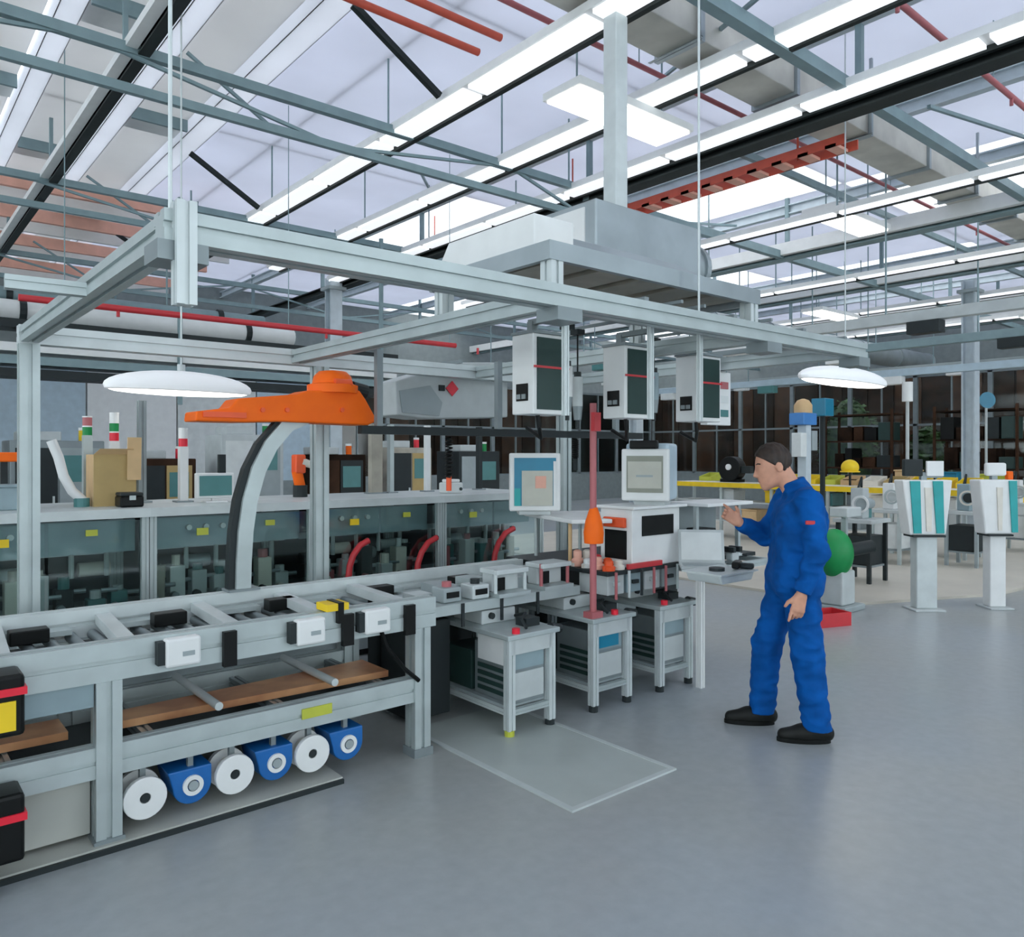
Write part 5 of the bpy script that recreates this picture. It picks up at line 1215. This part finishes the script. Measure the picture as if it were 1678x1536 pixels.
# cream counter further back
t = thing('counter', 'cream counter with drawer fronts in front of the end wall windows', 'counter', (17.5, 3.2, .03))
MB().box(17.5, 18.2, 2.9, 8.6, .98, 1.03).build('top', 'cream', t, bevel=.005); MB().box(17.56, 18.16, 2.95, 8.55, .03, .98).build('carcass', 'duct_beige', t)
for k in range(8): 
    q = MB().box(17.53, 17.56, 3.0 + k*.69, 3.63 + k*.69, .1, .92).build('front', ['paper', 'cream', 'grey_light'][k % 3], t, bevel=.005); MB().box(17.51, 17.53, 3.2 + k*.69, 3.42 + k*.69, .8, .82).build('handle', 'dark', q)
for k, (c, lb_) in enumerate((('yellow', 'yellow'), ('orange', 'orange'), ('white', 'white'), ('lime', 'lime yellow'), ('cyan_screen', 'blue'), ('tan', 'tan'))):
    y = 3.1 + k*.85
    t = thing('counter_box', '%s lidded box on the cream counter by the windows' % lb_, 'box', (17.6, y, 1.03), 'lidded boxes on the cream counter')
    MB().box(17.62, 18.05, y, y + .42, 1.03, 1.22 + .03*(k % 3)).build('body', c, t, bevel=.012); MB().box(17.6, 18.07, y - .02, y + .44, 1.22 + .03*(k % 3), 1.25 + .03*(k % 3)).build('lid', c, t, bevel=.006)
# dark shelving racks in front of the end wall
def rack(y, lab, k):
    x = 21.6
    t = thing('storage_rack', lab, 'rack', (x, y, .03), 'dark racks before the end wall')
    for yy in (y, y + 1.9):
        for xx in (x, x + .8): MB().bar((xx, yy, .03), (xx, yy, 2.9), .06).build('upright', 'brown_mid', t)
    for j, z in enumerate((.5, 1.25, 2.0, 2.75)): MB().box(x, x + .8, y, y + 1.9, z, z + .04).build('shelf', 'brown_mid' if k % 2 else 'brown', t)
    rr = random.Random(k)
    for z in (.54, 1.29, 2.04):
        a = y + .08
        while a < y + 1.55:
            wd = rr.uniform(.2, .45); MB().box(x + .08, x + .7, a, a + wd, z, z + rr.uniform(.25, .58)).build('load', rr.choice(['brown', 'dark', 'brown_mid', 'dark_green', 'brown', 'black']), t, bevel=.01); a += wd + .05
rack(9.6, 'dark brown storage rack nearest the room corner before the end wall', 1)
rack(6.6, 'dark brown storage rack behind the service pillar before the end wall', 2)
rack(1.2, 'dark brown storage rack beyond the tall steel column', 5)
# slim hanging lamp pole and blue sign near the column
p = at(1487, 640, t=14.0)
t = thing('pole_lamp', 'slim pole lamp with white head in front of the dark windows', 'lamp', (p.x, p.y, .03))
MB().cyl((p.x, p.y, .03), (p.x, p.y, p.z - .2), .03, n=12).build('pole', 'grey_light', t); MB().cyl((p.x, p.y, p.z - .2), (p.x, p.y, p.z + .15), .09, n=16).build('head', 'white', t, smooth=True); MB().cyl((p.x, p.y, .03), (p.x, p.y, .05), .2, n=20).build('base', 'dark', t)
p = at(1616, 656, t=16.5)
t = thing('blue_sign', 'small round blue sign on a thin post beside the tall column', 'sign', (p.x, p.y, .03))
MB().cyl((p.x, p.y, .03), (p.x, p.y, p.z), .025, n=10).build('post', 'grey_light', t)
d_ = Vector((-CA, -SA, 0)); MB().cyl(Vector(p) + d_*.03, Vector(p) + d_*.05, .17, n=24).build('disc', 'cyan_screen', t); MB().box(p.x-.15, p.x+.15, p.y-.15, p.y+.15, .03, .05).build('base', 'dark', t)
# overhead busbars and a shallow crane rail in the right part of the hall
for x, z, m, lab in ((10.4, 3.35, 'grey_light', 'light grey busbar trunk hanging above the long storage bench'), (13.6, 3.45, 'steel_teal', 'teal busbar trunk hanging before the tall column'), (15.8, 3.2, 'pale_blue', 'pale blue busbar trunk hanging by the tall column'), (19.0, 3.6, 'grey_panel', 'dark grey busbar trunk hanging before the end wall')):
    t = thing('busbar', lab, 'busbar', (x, 1, z))
    MB().box(x - .07, x + .07, .5, 14, z, z + .14).build('trunk', m, t, bevel=.008)
    for k in range(5):
        MB().cyl((x, 1.9 + k*2.8, z + .14), (x, 1.9 + k*2.8, 5.9), .012, n=6).build('hanger_rod', 'steel_teal', t)
        MB().box(x - .1, x + .1, 1.2 + k*2.8, 1.6 + k*2.8, z - .16, z).build('tap_box', ['grey_light', 'dark', 'white', 'teal_panel', 'paper'][k], t, bevel=.01)
